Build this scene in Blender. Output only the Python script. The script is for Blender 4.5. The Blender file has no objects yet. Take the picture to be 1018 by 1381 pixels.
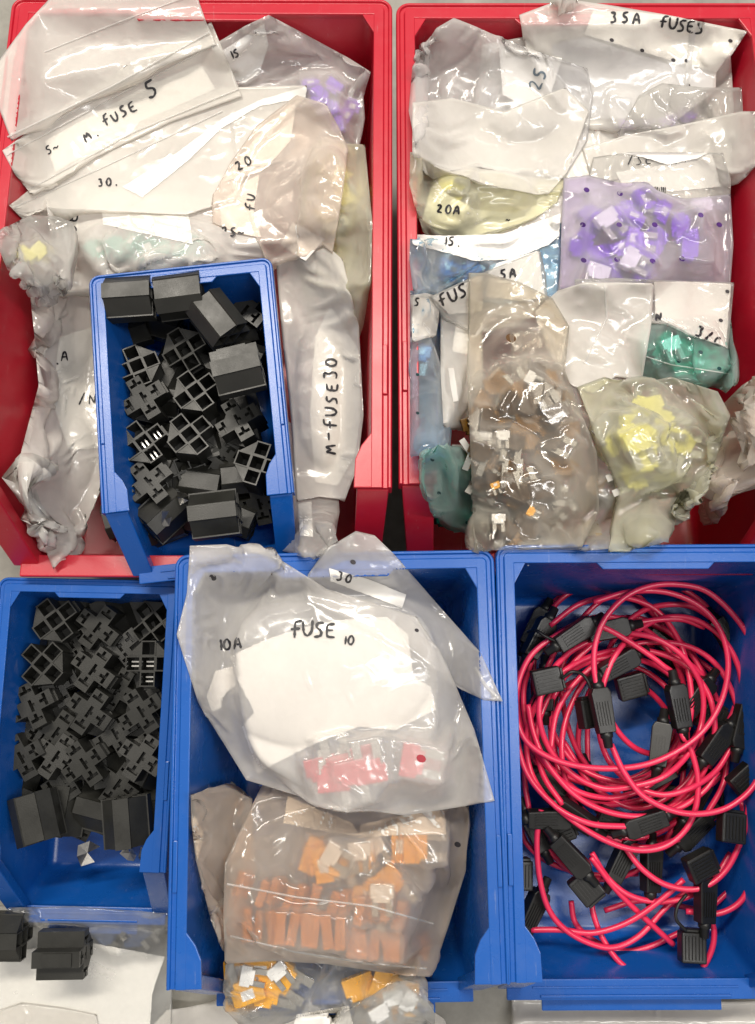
import bpy, bmesh, math, random
import numpy as np
from mathutils import Vector, Matrix
from mathutils.bvhtree import BVHTree

# ------------------------------------------------------------------ camera, world, lamps, exposure
SC = bpy.context.scene
COL = SC.collection
F_PX, TILT, DIST, ZREF = 1257.0, math.radians(10), 0.44, 0.125
CAM = np.array([0.0, -DIST * math.sin(TILT), ZREF + DIST * math.cos(TILT)])
cam_data = bpy.data.cameras.new('camera')
cam_data.sensor_fit = 'VERTICAL'; cam_data.sensor_height = 36.0
cam_data.lens = 36.0 * F_PX / 1381.0
cam_data.clip_start = 0.02; cam_data.clip_end = 50
cam = bpy.data.objects.new('camera', cam_data); COL.objects.link(cam)
cam.location = CAM; cam.rotation_euler = (TILT, 0, 0)
SC.camera = cam

world = bpy.data.worlds.new('World'); SC.world = world; world.use_nodes = True
bg = world.node_tree.nodes['Background']
bg.inputs[0].default_value = (1.0, 0.95, 0.90, 1); bg.inputs[1].default_value = 0.36

def area(name, loc, target, sx, sy, power, col):
    d = bpy.data.lights.new(name, 'AREA'); d.shape = 'RECTANGLE'; d.size = sx; d.size_y = sy
    d.energy = power; d.color = col
    o = bpy.data.objects.new(name, d); COL.objects.link(o); o.location = loc
    o.rotation_euler = (Vector(target) - Vector(loc)).to_track_quat('-Z', 'Y').to_euler()
    return o
area('ceiling_tube_lamp', (-0.25, 0.9, 2.0), (0, 0, 0.1), 1.3, 0.12, 33, (1.0, 0.93, 0.82))
area('second_tube_lamp', (0.75, -0.15, 1.9), (0, 0, 0.1), 0.12, 1.3, 14, (1.0, 0.97, 0.93))
SC.view_settings.view_transform = 'Standard'; SC.view_settings.look = 'None'
SC.view_settings.exposure = 0.36; SC.view_settings.gamma = 1.0
SC.render.engine = 'CYCLES'
SC.cycles.use_denoising = True
SC.cycles.max_bounces = 8; SC.cycles.diffuse_bounces = 4; SC.cycles.glossy_bounces = 4
SC.cycles.transmission_bounces = 8; SC.cycles.transparent_max_bounces = 40
SC.cycles.caustics_reflective = False; SC.cycles.caustics_refractive = True; SC.cycles.blur_glossy = 1.0; SC.cycles.sample_clamp_indirect = 4.0

CT, ST = math.cos(TILT), math.sin(TILT)
def rays(px, py):
    """unit-depth world directions for photograph pixels"""
    px = np.asarray(px, float); py = np.asarray(py, float)
    a = (px - 509.0) / F_PX; b = -(py - 690.5) / F_PX
    return np.stack([a, b * CT + ST, b * ST - CT], -1)
def W(px, py, z):
    d = rays(px, py); t = (z - CAM[2]) / d[..., 2]
    return CAM + d * np.asarray(t)[..., None]
def topx(P):
    v = np.asarray(P, float) - CAM
    x = v[..., 0]; y = v[..., 1] * CT + v[..., 2] * ST; z = -v[..., 1] * ST + v[..., 2] * CT
    return 509 + F_PX * x / -z, 690.5 - F_PX * y / -z

# ------------------------------------------------------------------ materials
MATS = {}
def newmat(name):
    m = bpy.data.materials.new(name); m.use_nodes = True
    nt = m.node_tree; nt.nodes.clear()
    out = nt.nodes.new('ShaderNodeOutputMaterial')
    return m, nt, out
def N(nt, t, **kw):
    n = nt.nodes.new(t)
    for k, v in kw.items():
        if k in ('ins',):
            for a, b in v.items(): n.inputs[a].default_value = b
        else: setattr(n, k, v)
    return n
def noise_bump(nt, scale, strength, dist, detail=4, rough=0.6):
    tc = N(nt, 'ShaderNodeTexCoord')
    nz = N(nt, 'ShaderNodeTexNoise', ins={'Scale': scale, 'Detail': detail, 'Roughness': rough})
    nt.links.new(tc.outputs['Object'], nz.inputs['Vector'])
    b = N(nt, 'ShaderNodeBump', ins={'Strength': strength, 'Distance': dist})
    nt.links.new(nz.outputs['Fac'], b.inputs['Height'])
    return b, nz, tc
def plastic(name, col, rough=0.35, var=0.12, bump=0.15, scale=900, coat=0.0, spec=0.5, sss=0.0, metal=0.0, dust=0.0, wear=0.0):
    if name in MATS: return MATS[name]
    m, nt, out = newmat(name)
    p = N(nt, 'ShaderNodeBsdfPrincipled')
    b, nz, tc = noise_bump(nt, scale, bump, 0.0004)
    big = N(nt, 'ShaderNodeTexNoise', ins={'Scale': 38.0, 'Detail': 5.0, 'Roughness': 0.65})
    nt.links.new(tc.outputs['Object'], big.inputs['Vector'])
    r = N(nt, 'ShaderNodeValToRGB')
    c = np.array(col)
    r.color_ramp.elements[0].position = 0.3; r.color_ramp.elements[1].position = 0.72
    r.color_ramp.elements[0].color = (*(c * (1 - var)), 1)
    r.color_ramp.elements[1].color = (*(np.minimum(1, c * (1 + var) + dust)), 1)
    nt.links.new(big.outputs['Fac'], r.inputs['Fac'])
    if wear:   # scuffs: short pale scratches and rubbed patches
        mp = N(nt, 'ShaderNodeMapping'); mp.inputs['Scale'].default_value = (900, 60, 200); mp.inputs['Rotation'].default_value = (0.2, 0.3, 0.5)
        nt.links.new(tc.outputs['Object'], mp.inputs['Vector'])
        s1 = N(nt, 'ShaderNodeTexNoise', ins={'Scale': 1.0, 'Detail': 3.0}); nt.links.new(mp.outputs[0], s1.inputs['Vector'])
        s2 = N(nt, 'ShaderNodeTexNoise', ins={'Scale': 60.0, 'Detail': 6.0, 'Roughness': 0.7}); nt.links.new(tc.outputs['Object'], s2.inputs['Vector'])
        a1 = N(nt, 'ShaderNodeMapRange', ins={'From Min': 0.64, 'From Max': 0.72}); nt.links.new(s1.outputs['Fac'], a1.inputs['Value'])
        a2 = N(nt, 'ShaderNodeMapRange', ins={'From Min': 0.50, 'From Max': 0.72}); nt.links.new(s2.outputs['Fac'], a2.inputs['Value'])
        mm_ = N(nt, 'ShaderNodeMath', operation='MULTIPLY'); nt.links.new(a1.outputs[0], mm_.inputs[0]); nt.links.new(a2.outputs[0], mm_.inputs[1])
        ad = N(nt, 'ShaderNodeMath', operation='MULTIPLY_ADD', ins={1: 0.10}); nt.links.new(a2.outputs[0], ad.inputs[0]); nt.links.new(mm_.outputs[0], ad.inputs[2])
        sc_ = N(nt, 'ShaderNodeMath', operation='MULTIPLY', ins={1: wear}); nt.links.new(ad.outputs[0], sc_.inputs[0])
        mc = N(nt, 'ShaderNodeMixRGB', ins={'Color2': (*(np.array(col) * 0.4 + 0.28), 1)}); nt.links.new(sc_.outputs[0], mc.inputs['Fac']); nt.links.new(r.outputs['Color'], mc.inputs['Color1'])
        nt.links.new(mc.outputs[0], p.inputs['Base Color'])
    else: nt.links.new(r.outputs['Color'], p.inputs['Base Color'])
    mr = N(nt, 'ShaderNodeMapRange', ins={'From Min': 0.3, 'From Max': 0.7, 'To Min': max(0.05, rough - 0.1 * min(1, var / 0.1)), 'To Max': rough + 0.14 * min(1, var / 0.1) })
    nt.links.new(big.outputs['Fac'], mr.inputs['Value']); nt.links.new(mr.outputs['Result'], p.inputs['Roughness'])
    nt.links.new(b.outputs['Normal'], p.inputs['Normal'])
    p.inputs['Metallic'].default_value = metal
    p.inputs['Specular IOR Level'].default_value = spec
    if sss:
        p.inputs['Subsurface Weight'].default_value = sss
        p.inputs['Subsurface Radius'].default_value = (0.004, 0.004, 0.006)
        p.inputs['Subsurface Scale'].default_value = 1.0
    nt.links.new(p.outputs[0], out.inputs[0]); MATS[name] = m
    return m
def film(name, milk=0.5, col=(0.80, 0.77, 0.72), tint=(0.95, 0.94, 0.92), rough=0.15, bump=0.8, gloss=0.32, cscale=85, haze=0.38, blur_=0.4):
    """milky polythene film: see-through, scattering and shiny at once"""
    if name in MATS: return MATS[name]
    m, nt, out = newmat(name)
    L = nt.links.new
    tc = N(nt, 'ShaderNodeTexCoord')
    nz = N(nt, 'ShaderNodeTexNoise', ins={'Scale': 30.0, 'Detail': 5.0, 'Roughness': 0.6})
    L(tc.outputs['Object'], nz.inputs['Vector'])
    cr = N(nt, 'ShaderNodeTexNoise', noise_type='RIDGED_MULTIFRACTAL', ins={'Scale': cscale, 'Detail': 3.0, 'Roughness': 0.45, 'Distortion': 0.7})
    L(tc.outputs['Object'], cr.inputs['Vector'])
    bm_ = N(nt, 'ShaderNodeBump', ins={'Strength': bump, 'Distance': 0.0010})
    # creases: edges of distorted cells, on top of the ridged wrinkles
    wp = N(nt, 'ShaderNodeTexNoise', ins={'Scale': 25.0, 'Detail': 3.0}); L(tc.outputs['Object'], wp.inputs['Vector'])
    ws = N(nt, 'ShaderNodeVectorMath', operation='SCALE', ins={'Scale': 0.03}); L(wp.outputs['Color'], ws.inputs[0])
    wa = N(nt, 'ShaderNodeVectorMath', operation='ADD'); L(tc.outputs['Object'], wa.inputs[0]); L(ws.outputs[0], wa.inputs[1])
    vo = N(nt, 'ShaderNodeTexVoronoi', feature='F1', ins={'Scale': 75.0}); L(wa.outputs[0], vo.inputs['Vector'])
    ha = N(nt, 'ShaderNodeMath', operation='MULTIPLY_ADD', ins={1: 0.8}); L(vo.outputs['Distance'], ha.inputs[0]); L(cr.outputs['Fac'], ha.inputs[2])
    L(ha.outputs[0], bm_.inputs['Height'])
    dif = N(nt, 'ShaderNodeBsdfDiffuse', ins={'Color': (*col, 1)})
    trl = N(nt, 'ShaderNodeBsdfTranslucent', ins={'Color': (*col, 1)})
    L(bm_.outputs[0], dif.inputs['Normal']); L(bm_.outputs[0], trl.inputs['Normal'])
    m1 = N(nt, 'ShaderNodeMixShader', ins={0: 0.30}); L(dif.outputs[0], m1.inputs[1]); L(trl.outputs[0], m1.inputs[2])
    trn = N(nt, 'ShaderNodeBsdfTransparent', ins={'Color': (*tint, 1)})
    rfr = N(nt, 'ShaderNodeBsdfRefraction', ins={'Color': (*tint, 1), 'Roughness': blur_, 'IOR': 1.2})
    trm = N(nt, 'ShaderNodeMixShader', ins={0: haze}); L(trn.outputs[0], trm.inputs[1]); L(rfr.outputs[0], trm.inputs[2])
    lw = N(nt, 'ShaderNodeLayerWeight', ins={'Blend': 0.5})
    # opacity: base + cloudiness + longer path through film seen edge-on
    mr = N(nt, 'ShaderNodeMapRange', ins={'From Min': 0.3, 'From Max': 0.7, 'To Min': milk - 0.10, 'To Max': milk + 0.10})
    L(nz.outputs['Fac'], mr.inputs['Value'])
    mu = N(nt, 'ShaderNodeMath', operation='MULTIPLY_ADD', ins={1: 0.35}); L(lw.outputs['Facing'], mu.inputs[0]); L(mr.outputs[0], mu.inputs[2])
    cl = N(nt, 'ShaderNodeClamp', ins={'Min': 0.02, 'Max': 0.97}); L(mu.outputs[0], cl.inputs[0])
    m2 = N(nt, 'ShaderNodeMixShader'); L(cl.outputs[0], m2.inputs[0]); L(trm.outputs[0], m2.inputs[1]); L(m1.outputs[0], m2.inputs[2])
    gl = N(nt, 'ShaderNodeBsdfGlossy', ins={'Roughness': rough, 'Color': (1, 1, 1, 1)})
    L(bm_.outputs[0], gl.inputs['Normal'])
    pw = N(nt, 'ShaderNodeMath', operation='POWER', ins={1: 2.5}); L(lw.outputs['Facing'], pw.inputs[0])
    ma = N(nt, 'ShaderNodeMath', operation='MULTIPLY_ADD', ins={1: gloss, 2: 0.035}); L(pw.outputs[0], ma.inputs[0])
    m3 = N(nt, 'ShaderNodeMixShader'); L(ma.outputs[0], m3.inputs[0]); L(m2.outputs[0], m3.inputs[1]); L(gl.outputs[0], m3.inputs[2])
    L(m3.outputs[0], out.inputs[0]); MATS[name] = m
    return m
BLUE = plastic('blue_plastic', (0.006, 0.088, 0.38), 0.26, 0.03, 0.10, 1400, wear=0.5)
RED = plastic('red_plastic', (0.46, 0.009, 0.026), 0.32, 0.03, 0.10, 1400, wear=0.5)
BLACK = plastic('black_nylon', (0.019, 0.019, 0.016), 0.42, 0.22, 0.2, 1500)
RUBBER = plastic('black_rubber', (0.010, 0.010, 0.009), 0.40, 0.2, 0.15, 1500)
WIRE = plastic('red_wire_pvc', (0.78, 0.028, 0.095), 0.30, 0.08, 0.05, 800, spec=0.6)
METAL = plastic('tinned_metal', (0.62, 0.61, 0.58), 0.32, 0.1, 0.1, 900, metal=1.0)
DULL = plastic('fuse_blade_metal', (0.30, 0.29, 0.27), 0.40, 0.15, 0.1, 900, metal=0.9)
PAPER = plastic('white_paper', (0.82, 0.80, 0.76), 0.42, 0.04, 0.35, 260, spec=0.4)
INK = plastic('black_marker_ink', (0.012, 0.011, 0.016), 0.5, 0.2, 0.0)
INKG = plastic('faded_marker_ink', (0.10, 0.13, 0.16), 0.5, 0.2, 0.0)
TABLE = plastic('pale_worktop', (0.26, 0.25, 0.22), 0.6, 0.3, 0.2, 500)
CARD = plastic('brown_cardboard', (0.33, 0.27, 0.19), 0.85, 0.15, 0.3, 600)
FUSEC = {k: plastic('fuse_' + k, c, 0.25, 0.15, 0.05, coat=0.3) for k, c in dict(
    pink=(0.50, 0.004, 0.035), amber=(0.88, 0.42, 0.015), orange=(0.52, 0.19, 0.025), purple=(0.22, 0.04, 0.62), teal=(0.0, 0.28, 0.20),
    yellow=(0.82, 0.77, 0.24), blue=(0.005, 0.13, 0.34), brown=(0.22, 0.105, 0.015), cola=(0.06, 0.03, 0.008), white=(0.85, 0.85, 0.85), navy=(0.02,0.05,0.14)).items()}

# ------------------------------------------------------------------ object helpers
def link(name, mesh, parent=None):
    o = bpy.data.objects.new(name, mesh); COL.objects.link(o)
    if parent is not None: o.parent = parent
    return o
def mesh_from(verts, faces, mat, smooth=False):
    me = bpy.data.meshes.new('mesh')
    me.from_pydata([tuple(map(float, v)) for v in verts], [], [tuple(f) for f in faces])
    me.materials.append(mat)
    if smooth: me.polygons.foreach_set('use_smooth', [True] * len(me.polygons))
    me.update()
    return me
def tag(o, label=None, cat=None, group=None, kind=None):
    if label: o['label'] = label
    if cat: o['category'] = cat
    if group: o['group'] = group
    if kind: o['kind'] = kind
    return o
def empty(name, mat4=None, loc=(0, 0, 0)):
    o = bpy.data.objects.new(name, None); COL.objects.link(o); o.empty_display_size = 0.01
    if mat4 is not None: o.matrix_world = mat4
    else: o.location = loc
    return o
def bm_mesh(bm, mat, smooth=False, bevel=0, seg=2):
    if bevel:
        bmesh.ops.remove_doubles(bm, verts=bm.verts, dist=1e-6)
        es = [e for e in bm.edges if len(e.link_faces) == 2 and e.calc_face_angle(0) > 0.5]
        bmesh.ops.bevel(bm, geom=es, offset=bevel, segments=seg, affect='EDGES', profile=0.6, clamp_overlap=True)
    bmesh.ops.recalc_face_normals(bm, faces=bm.faces)
    me = bpy.data.meshes.new('mesh'); bm.to_mesh(me); bm.free(); me.materials.append(mat)
    if smooth: me.polygons.foreach_set('use_smooth', [True] * len(me.polygons))
    return me
def prism(bm, pts, z0, z1):
    """extrude polygon pts (x,y) from z0 to z1"""
    a = [bm.verts.new((p[0], p[1], z0)) for p in pts]; b = [bm.verts.new((p[0], p[1], z1)) for p in pts]
    n = len(pts)
    bm.faces.new(a[::-1]); bm.faces.new(b)
    for i in range(n): bm.faces.new((a[i], a[(i + 1) % n], b[(i + 1) % n], b[i]))
def box(bm, x0, x1, y0, y1, z0, z1): prism(bm, [(x0, y0), (x1, y0), (x1, y1), (x0, y1)], z0, z1)
def hexa(bm, q0, q1):
    """solid between two quads given as 3-D points"""
    a = [bm.verts.new(p) for p in q0]; b = [bm.verts.new(p) for p in q1]
    bm.faces.new(a[::-1]); bm.faces.new(b)
    for i in range(4): bm.faces.new((a[i], a[(i + 1) % 4], b[(i + 1) % 4], b[i]))

# ------------------------------------------------------------------ height map of the pile
HX0, HY0, HR, HNX, HNY = -0.27, -0.34, 0.001, 540, 680
H = np.zeros((HNX, HNY))
def hs(G, x, y):
    fx = np.clip((x - HX0) / HR, 0, HNX - 1.001); fy = np.clip((y - HY0) / HR, 0, HNY - 1.001)
    i = fx.astype(int); j = fy.astype(int); u = fx - i; v = fy - j
    return (G[i, j] * (1 - u) + G[i + 1, j] * u) * (1 - v) + (G[i, j + 1] * (1 - u) + G[i + 1, j + 1] * u) * v
def put(G, P):
    i = np.clip(((P[:, 0] - HX0) / HR + 0.5).astype(int), 0, HNX - 1); j = np.clip(((P[:, 1] - HY0) / HR + 0.5).astype(int), 0, HNY - 1)
    np.maximum.at(G, (i, j), P[:, 2])
def blur(G, k):
    for ax in (0, 1):
        for _ in range(2):
            c = np.cumsum(np.concatenate([np.repeat(np.take(G, [0], ax), k + 1, ax), G, np.repeat(np.take(G, [-1], ax), k, ax)], ax), ax)
            n = G.shape[ax]
            G = (np.take(c, range(2 * k + 1, 2 * k + 1 + n), ax) - np.take(c, range(0, n), ax)) / (2 * k + 1)
    return G
def stamp(obj):
    global H
    bpy.context.view_layer.update()
    me = obj.data; me.calc_loop_triangles()
    M = np.array(obj.matrix_world)
    V = np.array([v.co[:] for v in me.vertices]); V = V @ M[:3, :3].T + M[:3, 3]
    for t in me.loop_triangles:
        a, b, c = V[list(t.vertices)]
        n = int(max(np.linalg.norm(b - a), np.linalg.norm(c - a), np.linalg.norm(b - c)) / 0.0008) + 1
        n = min(n, 400)
        u, v = np.meshgrid(np.linspace(0, 1, n + 1), np.linspace(0, 1, n + 1))
        k = u + v <= 1.0001; u = u[k][:, None]; v = v[k][:, None]
        put(H, a + (b - a) * u + (c - a) * v)
def inpoly(x, y, poly):
    r = np.zeros(x.shape, bool); n = len(poly)
    for k in range(n):
        (x1, y1), (x2, y2) = poly[k], poly[(k + 1) % n]
        c = (y1 > y) != (y2 > y)
        with np.errstate(all='ignore'):
            r ^= c & (x < (x2 - x1) * (y - y1) / (y2 - y1 + 1e-12) + x1)
    return r
GX, GY = np.meshgrid(HX0 + HR * np.arange(HNX), HY0 + HR * np.arange(HNY), indexing='ij')
def fill(poly_px, z, soft=12):
    """buried contents: raises the pile map inside the polygon to height z"""
    global H
    P = W([p[0] for p in poly_px], [p[1] for p in poly_px], z)
    m = blur(inpoly(GX, GY, [(p[0], p[1]) for p in P]).astype(float), soft)
    H = np.maximum(H, z * np.clip(m * 1.6, 0, 1) * (m > 0.02))

# ------------------------------------------------------------------ setting
bm = bmesh.new(); box(bm, -0.9, 0.9, -0.9, 0.9, -0.02, -0.001)
tag(link('worktop', bm_mesh(bm, TABLE)), kind='structure')

# ------------------------------------------------------------------ open-front storage bins
def make_bin(label, mat, bl, br, fy, zb, pitch, Hh, hf, a, k=1.0, group=None, fx=None, slot=True):
    """bl, br: back corners of the rim; fy: where the full-height rim ends"""
    O = Vector(W(bl[0], bl[1], zb)); R = Vector(W(br[0], br[1], zb))
    X = (R - O); Wd = X.length; X.normalize()
    Y = Vector((0, 0, 1)).cross(X); Y.normalize()
    Y = (Y * math.cos(pitch) - Vector((0, 0, 1)) * math.sin(pitch))   # towards the back and down
    Z = X.cross(Y)
    M0 = Matrix((( *X, 0), (*Y, 0), (*Z, 0), (0, 0, 0, 1))).transposed(); M0.translation = O
    # length: where the ray through the front end of the rim meets the rim plane
    d = Vector(rays(bl[0] if fx is None else fx, fy)); C = Vector(CAM)
    t = (O - C).dot(Z) / d.dot(Z); Lr = -(C + d * t - O).dot(Y)
    cx, cy = Wd / 2, -Lr / 2
    root = empty('storage_bin', M0 @ Matrix.Translation((cx, cy, -Hh)))
    tag(root, label, 'bin', group)
    def T(p): return (p[0] - cx, p[1] - cy, p[2] + Hh)
    mm = 0.001 * k
    D = 8.0 * mm
    # rim: swept profile
    prof = [(0.4, -9), (0, -8), (0, -0.7), (0.5, 0), (1.4, 0), (1.9, -1.1), (3.6, -1.1), (4.1, -0.1), (8.3, -0.1), (8.6, -0.5), (8.6, -2.2), (1.6, -2.4), (1.2, -9)]
    prof = [(p * mm, q * mm) for p, q in prof]
    r = 6 * mm; path = []
    def ring(dn):
        rr = max(r - dn, 0.0); c = max(dn, r) if rr == 0 else r
        pts = [(dn, -Lr)]
        for i in range(7):
            an = math.pi - i * math.pi / 12
            pts.append((c + rr * math.cos(an), -c + rr * math.sin(an)))
        for i in range(7):
            an = math.pi / 2 - i * math.pi / 12
            pts.append((Wd - c + rr * math.cos(an), -c + rr * math.sin(an)))
        pts.append((Wd - dn, -Lr)); return pts
    bm = bmesh.new(); rows = []
    for dn, z in prof: rows.append([bm.verts.new(T((x, y, z))) for x, y in ring(dn)])
    n = len(rows)
    for i in range(n):
        A, B = rows[i], rows[(i + 1) % n]
        for j in range(len(A) - 1):
            try: bm.faces.new((A[j], A[j + 1], B[j + 1], B[j]))
            except ValueError: pass
    bm.faces.new([rows[i][0] for i in range(n)]); bm.faces.new([rows[i][-1] for i in range(n)][::-1])
    me = bm_mesh(bm, mat, smooth=False)
    rim = link('rim', me, root)
    md = rim.modifiers.new('bevel', 'BEVEL'); md.width = 0.0005 * k; md.segments = 2; md.limit_method = 'ANGLE'; md.angle_limit = 0.6
    # flat corner gussets and the stiffened middle of the back rim
    def plate(name, pts, z0, z1, par=root):
        bm = bmesh.new(); prism(bm, [T((x, y, 0))[:2] for x, y in pts], z0 + Hh, z1 + Hh)
        return link(name, bm_mesh(bm, mat, bevel=0.0004 * k, seg=2), par)
    g = 11 * mm; e = 8.0 * mm
    plate('corner_gusset', [(e, -e), (e, -e - g), (e + g * 0.55, -e)], -2.0 * mm, -0.45 * mm)
    plate('corner_gusset', [(Wd - e, -e), (Wd - e - g * 0.55, -e), (Wd - e, -e - g)], -2.0 * mm, -0.45 * mm)
    hw = Wd * 0.165
    plate('back_ledge', [(cx - hw - 3.5 * mm, -e), (cx - hw, -e - 3.6 * mm), (cx + hw, -e - 3.6 * mm), (cx + hw + 3.5 * mm, -e)], -2.0 * mm, -0.6 * mm)
    for s in (0, 1):
        f = (lambda x: x) if s == 0 else (lambda x: Wd - x)
        pts = [(f(e), -Lr + 24 * mm), (f(e), -Lr), (f(15.5 * mm), -Lr), (f(15.0 * mm), -Lr + 12 * mm), (f(12.5 * mm), -Lr + 18 * mm)]
        plate('front_gusset', pts if s == 0 else pts[::-1], -2.3 * mm, -0.3 * mm)
        # small raised tab on the rim
        pts = [(f(1.9 * mm), -Lr + 62 * mm), (f(1.9 * mm), -Lr + 40 * mm), (f(3.9 * mm), -Lr + 40 * mm), (f(3.9 * mm), -Lr + 62 * mm)]
        plate('rim_tab', pts if s == 0 else pts[::-1], -1.2 * mm, 0.15 * mm)
        # hollow post running down the cut-away front edge
        zf = -(Hh - hf)
        x0, x1 = f(1.2 * mm), f(14.2 * mm)
        bm = bmesh.new()
        hexa(bm, [T((x0, -Lr - 0.5 * mm, -2.6 * mm)), T((x1, -Lr - 0.5 * mm, -2.6 * mm)), T((f(17 * mm), -Lr - a, zf)), T((f(5 * mm), -Lr - a, zf))],
             [T((x0, -Lr + 5 * mm, -5.0 * mm)), T((x1, -Lr + 5 * mm, -5.0 * mm)), T((f(17 * mm), -Lr - a + 5 * mm, zf - 5 * mm)), T((f(5 * mm), -Lr - a + 5 * mm, zf - 5 * mm))])
        link('front_post', bm_mesh(bm, mat, bevel=0.0009 * k, seg=3), root)
    # shell
    tp = 7 * mm
    def wx(z, s): # side wall x at height z (0 = rim)
        v = 8.0 * mm + tp * (-z / Hh); return v if s == 0 else Wd - v
    zf = -(Hh - hf); yb0, yb1 = -8.0 * mm, -8.0 * mm - tp
    ff = -Lr - a * 0.45
    bm = bmesh.new()
    def v(x, y, z): return bm.verts.new(T((x, y, z)))
    zt = -1.6 * mm
    L = [v(wx(zt, 0), yb0, zt), v(wx(zt, 0), -Lr + 3 * mm, zt), v(wx(zf, 0), -Lr - a + 3 * mm, zf), v(wx(-Hh, 0), ff, -Hh), v(wx(-Hh, 0), yb1, -Hh)]
    Rr = [v(wx(zt, 1), yb0, zt), v(wx(zt, 1), -Lr + 3 * mm, zt), v(wx(zf, 1), -Lr - a + 3 * mm, zf), v(wx(-Hh, 1), ff, -Hh), v(wx(-Hh, 1), yb1, -Hh)]
    bm.faces.new(L); bm.faces.new(Rr[::-1])
    bm.faces.new((L[0], L[4], Rr[4], Rr[0])); bm.faces.new((L[4], L[3], Rr[3], Rr[4])); bm.faces.new((L[3], L[2], Rr[2], Rr[3]))
    bmesh.ops.recalc_face_normals(bm, faces=bm.faces)
    es = [e_ for e_ in bm.edges if len(e_.link_faces) == 2]
    bmesh.ops.bevel(bm, geom=es, offset=5 * mm, segments=4, affect='EDGES', profile=0.5)
    me = bpy.data.meshes.new('mesh'); bm.to_mesh(me); bm.free(); me.materials.append(mat)
    me.polygons.foreach_set('use_smooth', [True] * len(me.polygons))
    sh = link('shell', me, root)
    md = sh.modifiers.new('wall', 'SOLIDIFY'); md.thickness = 0.0018 * k; md.offset = 1 if True else -1
    md2 = sh.modifiers.new('flat', 'EDGE_SPLIT'); md2.split_angle = 0.7
    # front lip with its ridge and slot
    xa, xb = wx(zf, 0), wx(zf, 1)
    def plate3(name, y0, y1, z0, z1, xi=0.0, bev=0.0006):
        bm = bmesh.new(); p0 = T((xa + xi, y0, z0)); p1 = T((xb - xi, y1, z1))
        box(bm, p0[0], p1[0], min(p0[1], p1[1]), max(p0[1], p1[1]), min(p0[2], p1[2]), max(p0[2], p1[2]))
        return link(name, bm_mesh(bm, mat, bevel=bev * k, seg=2), root)
    yl = -Lr - a
    plate3('front_lip', yl - 5 * mm, yl + 5 * mm, zf - 1 * mm, zf + 1.6 * mm, -3 * mm)
    if slot:
        plate3('lip_ridge', yl - 3.8 * mm, yl - 2.4 * mm, zf + 1.5 * mm, zf + 2.6 * mm, 14 * mm, 0.0004)
        plate3('lip_ridge', yl + 0.6 * mm, yl + 1.6 * mm, zf + 1.5 * mm, zf + 2.3 * mm, 10 * mm, 0.0003)
        plate3('label_slot', yl - 13 * mm, yl - 5.2 * mm, zf - 9 * mm, zf - 7.4 * mm, 16 * mm)
    bpy.context.view_layer.update()
    for c in root.children:
        if c.name.split('.')[0] in ('rim', 'shell', 'front_gusset', 'front_post', 'front_lip', 'back_ledge', 'corner_gusset'): stamp(c)
    return root, M0, Wd, Lr

R5 = math.radians(4)
red_l = make_bin('red open fronted plastic storage bin on the left, heaped with frosted bags', RED, (16, -4), (529, -2), 655, 0.128, R5, 0.125, 0.062, 0.025, 1.12, fx=2, slot=False)
red_r = make_bin('red open fronted plastic storage bin on the right, full of mixed fuse bags', RED, (534, 3), (1034, 3), 652, 0.128, R5, 0.125, 0.062, 0.025, 1.12, fx=526, slot=False)
blu_c = make_bin('blue storage bin in the middle, holding bags of pink and amber fuses', BLUE, (236, 748), (666, 741), 1336, 0.125, 0, 0.122, 0.045, 0.026, 1.0, fx=222)
blu_r = make_bin('blue storage bin on the right, filled with red looped wires', BLUE, (668, 735), (1098, 733), 1326, 0.125, 0, 0.122, 0.045, 0.026, 1.0, fx=687)
blu_l = make_bin('small blue bin at the left edge, piled with black relay sockets', BLUE, (-2, 778), (246, 783), 1172, 0.080, 0, 0.076, 0.034, 0.030, 0.85, fx=-28)

# ------------------------------------------------------------------ sheet simulation
def smooth_noise(n, m, cells, rng):
    g = rng.standard_normal((cells[0] + 3, cells[1] + 3))
    u = np.linspace(0, cells[0], n)[:, None]; v = np.linspace(0, cells[1], m)[None, :]
    i = u.astype(int); j = v.astype(int); a = u - i; b = v - j
    a = a * a * (3 - 2 * a); b = b * b * (3 - 2 * b)
    i = np.broadcast_to(i, (n, m)); j = np.broadcast_to(j, (n, m))
    return (g[i, j] * (1 - a) + g[i + 1, j] * a) * (1 - b) + (g[i, j + 1] * (1 - a) + g[i + 1, j + 1] * a) * b
def resample(pts, n):
    p = np.array(pts, float); s = np.concatenate([[0], np.cumsum(np.linalg.norm(np.diff(p, axis=0), axis=1))])
    t = np.linspace(0, s[-1], n)
    return np.stack([np.interp(t, s, p[:, 0]), np.interp(t, s, p[:, 1])], -1)
def parse(s): return [[tuple(map(float, q.split(','))) for q in side.split()] for side in s.split('|')]
def coons(s, step):
    t, r, b, l = parse(s)
    b = b[::-1]; l = l[::-1]
    def ln(p): return float(np.sum(np.linalg.norm(np.diff(np.array(p), axis=0), axis=1)))
    n = max(4, int(max(ln(t), ln(b)) / step)); m = max(4, int(max(ln(l), ln(r)) / step))
    T_, B_ = resample(t, n), resample(b, n); L_, R_ = resample(l, m), resample(r, m)
    u = np.linspace(0, 1, n)[:, None, None]; v = np.linspace(0, 1, m)[None, :, None]
    P = (1 - v) * T_[:, None] + v * B_[:, None] + (1 - u) * L_[None] + u * R_[None] \
        - ((1 - u) * (1 - v) * T_[0] + u * (1 - v) * T_[-1] + (1 - u) * v * B_[0] + u * v * B_[-1])
    return P
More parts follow.
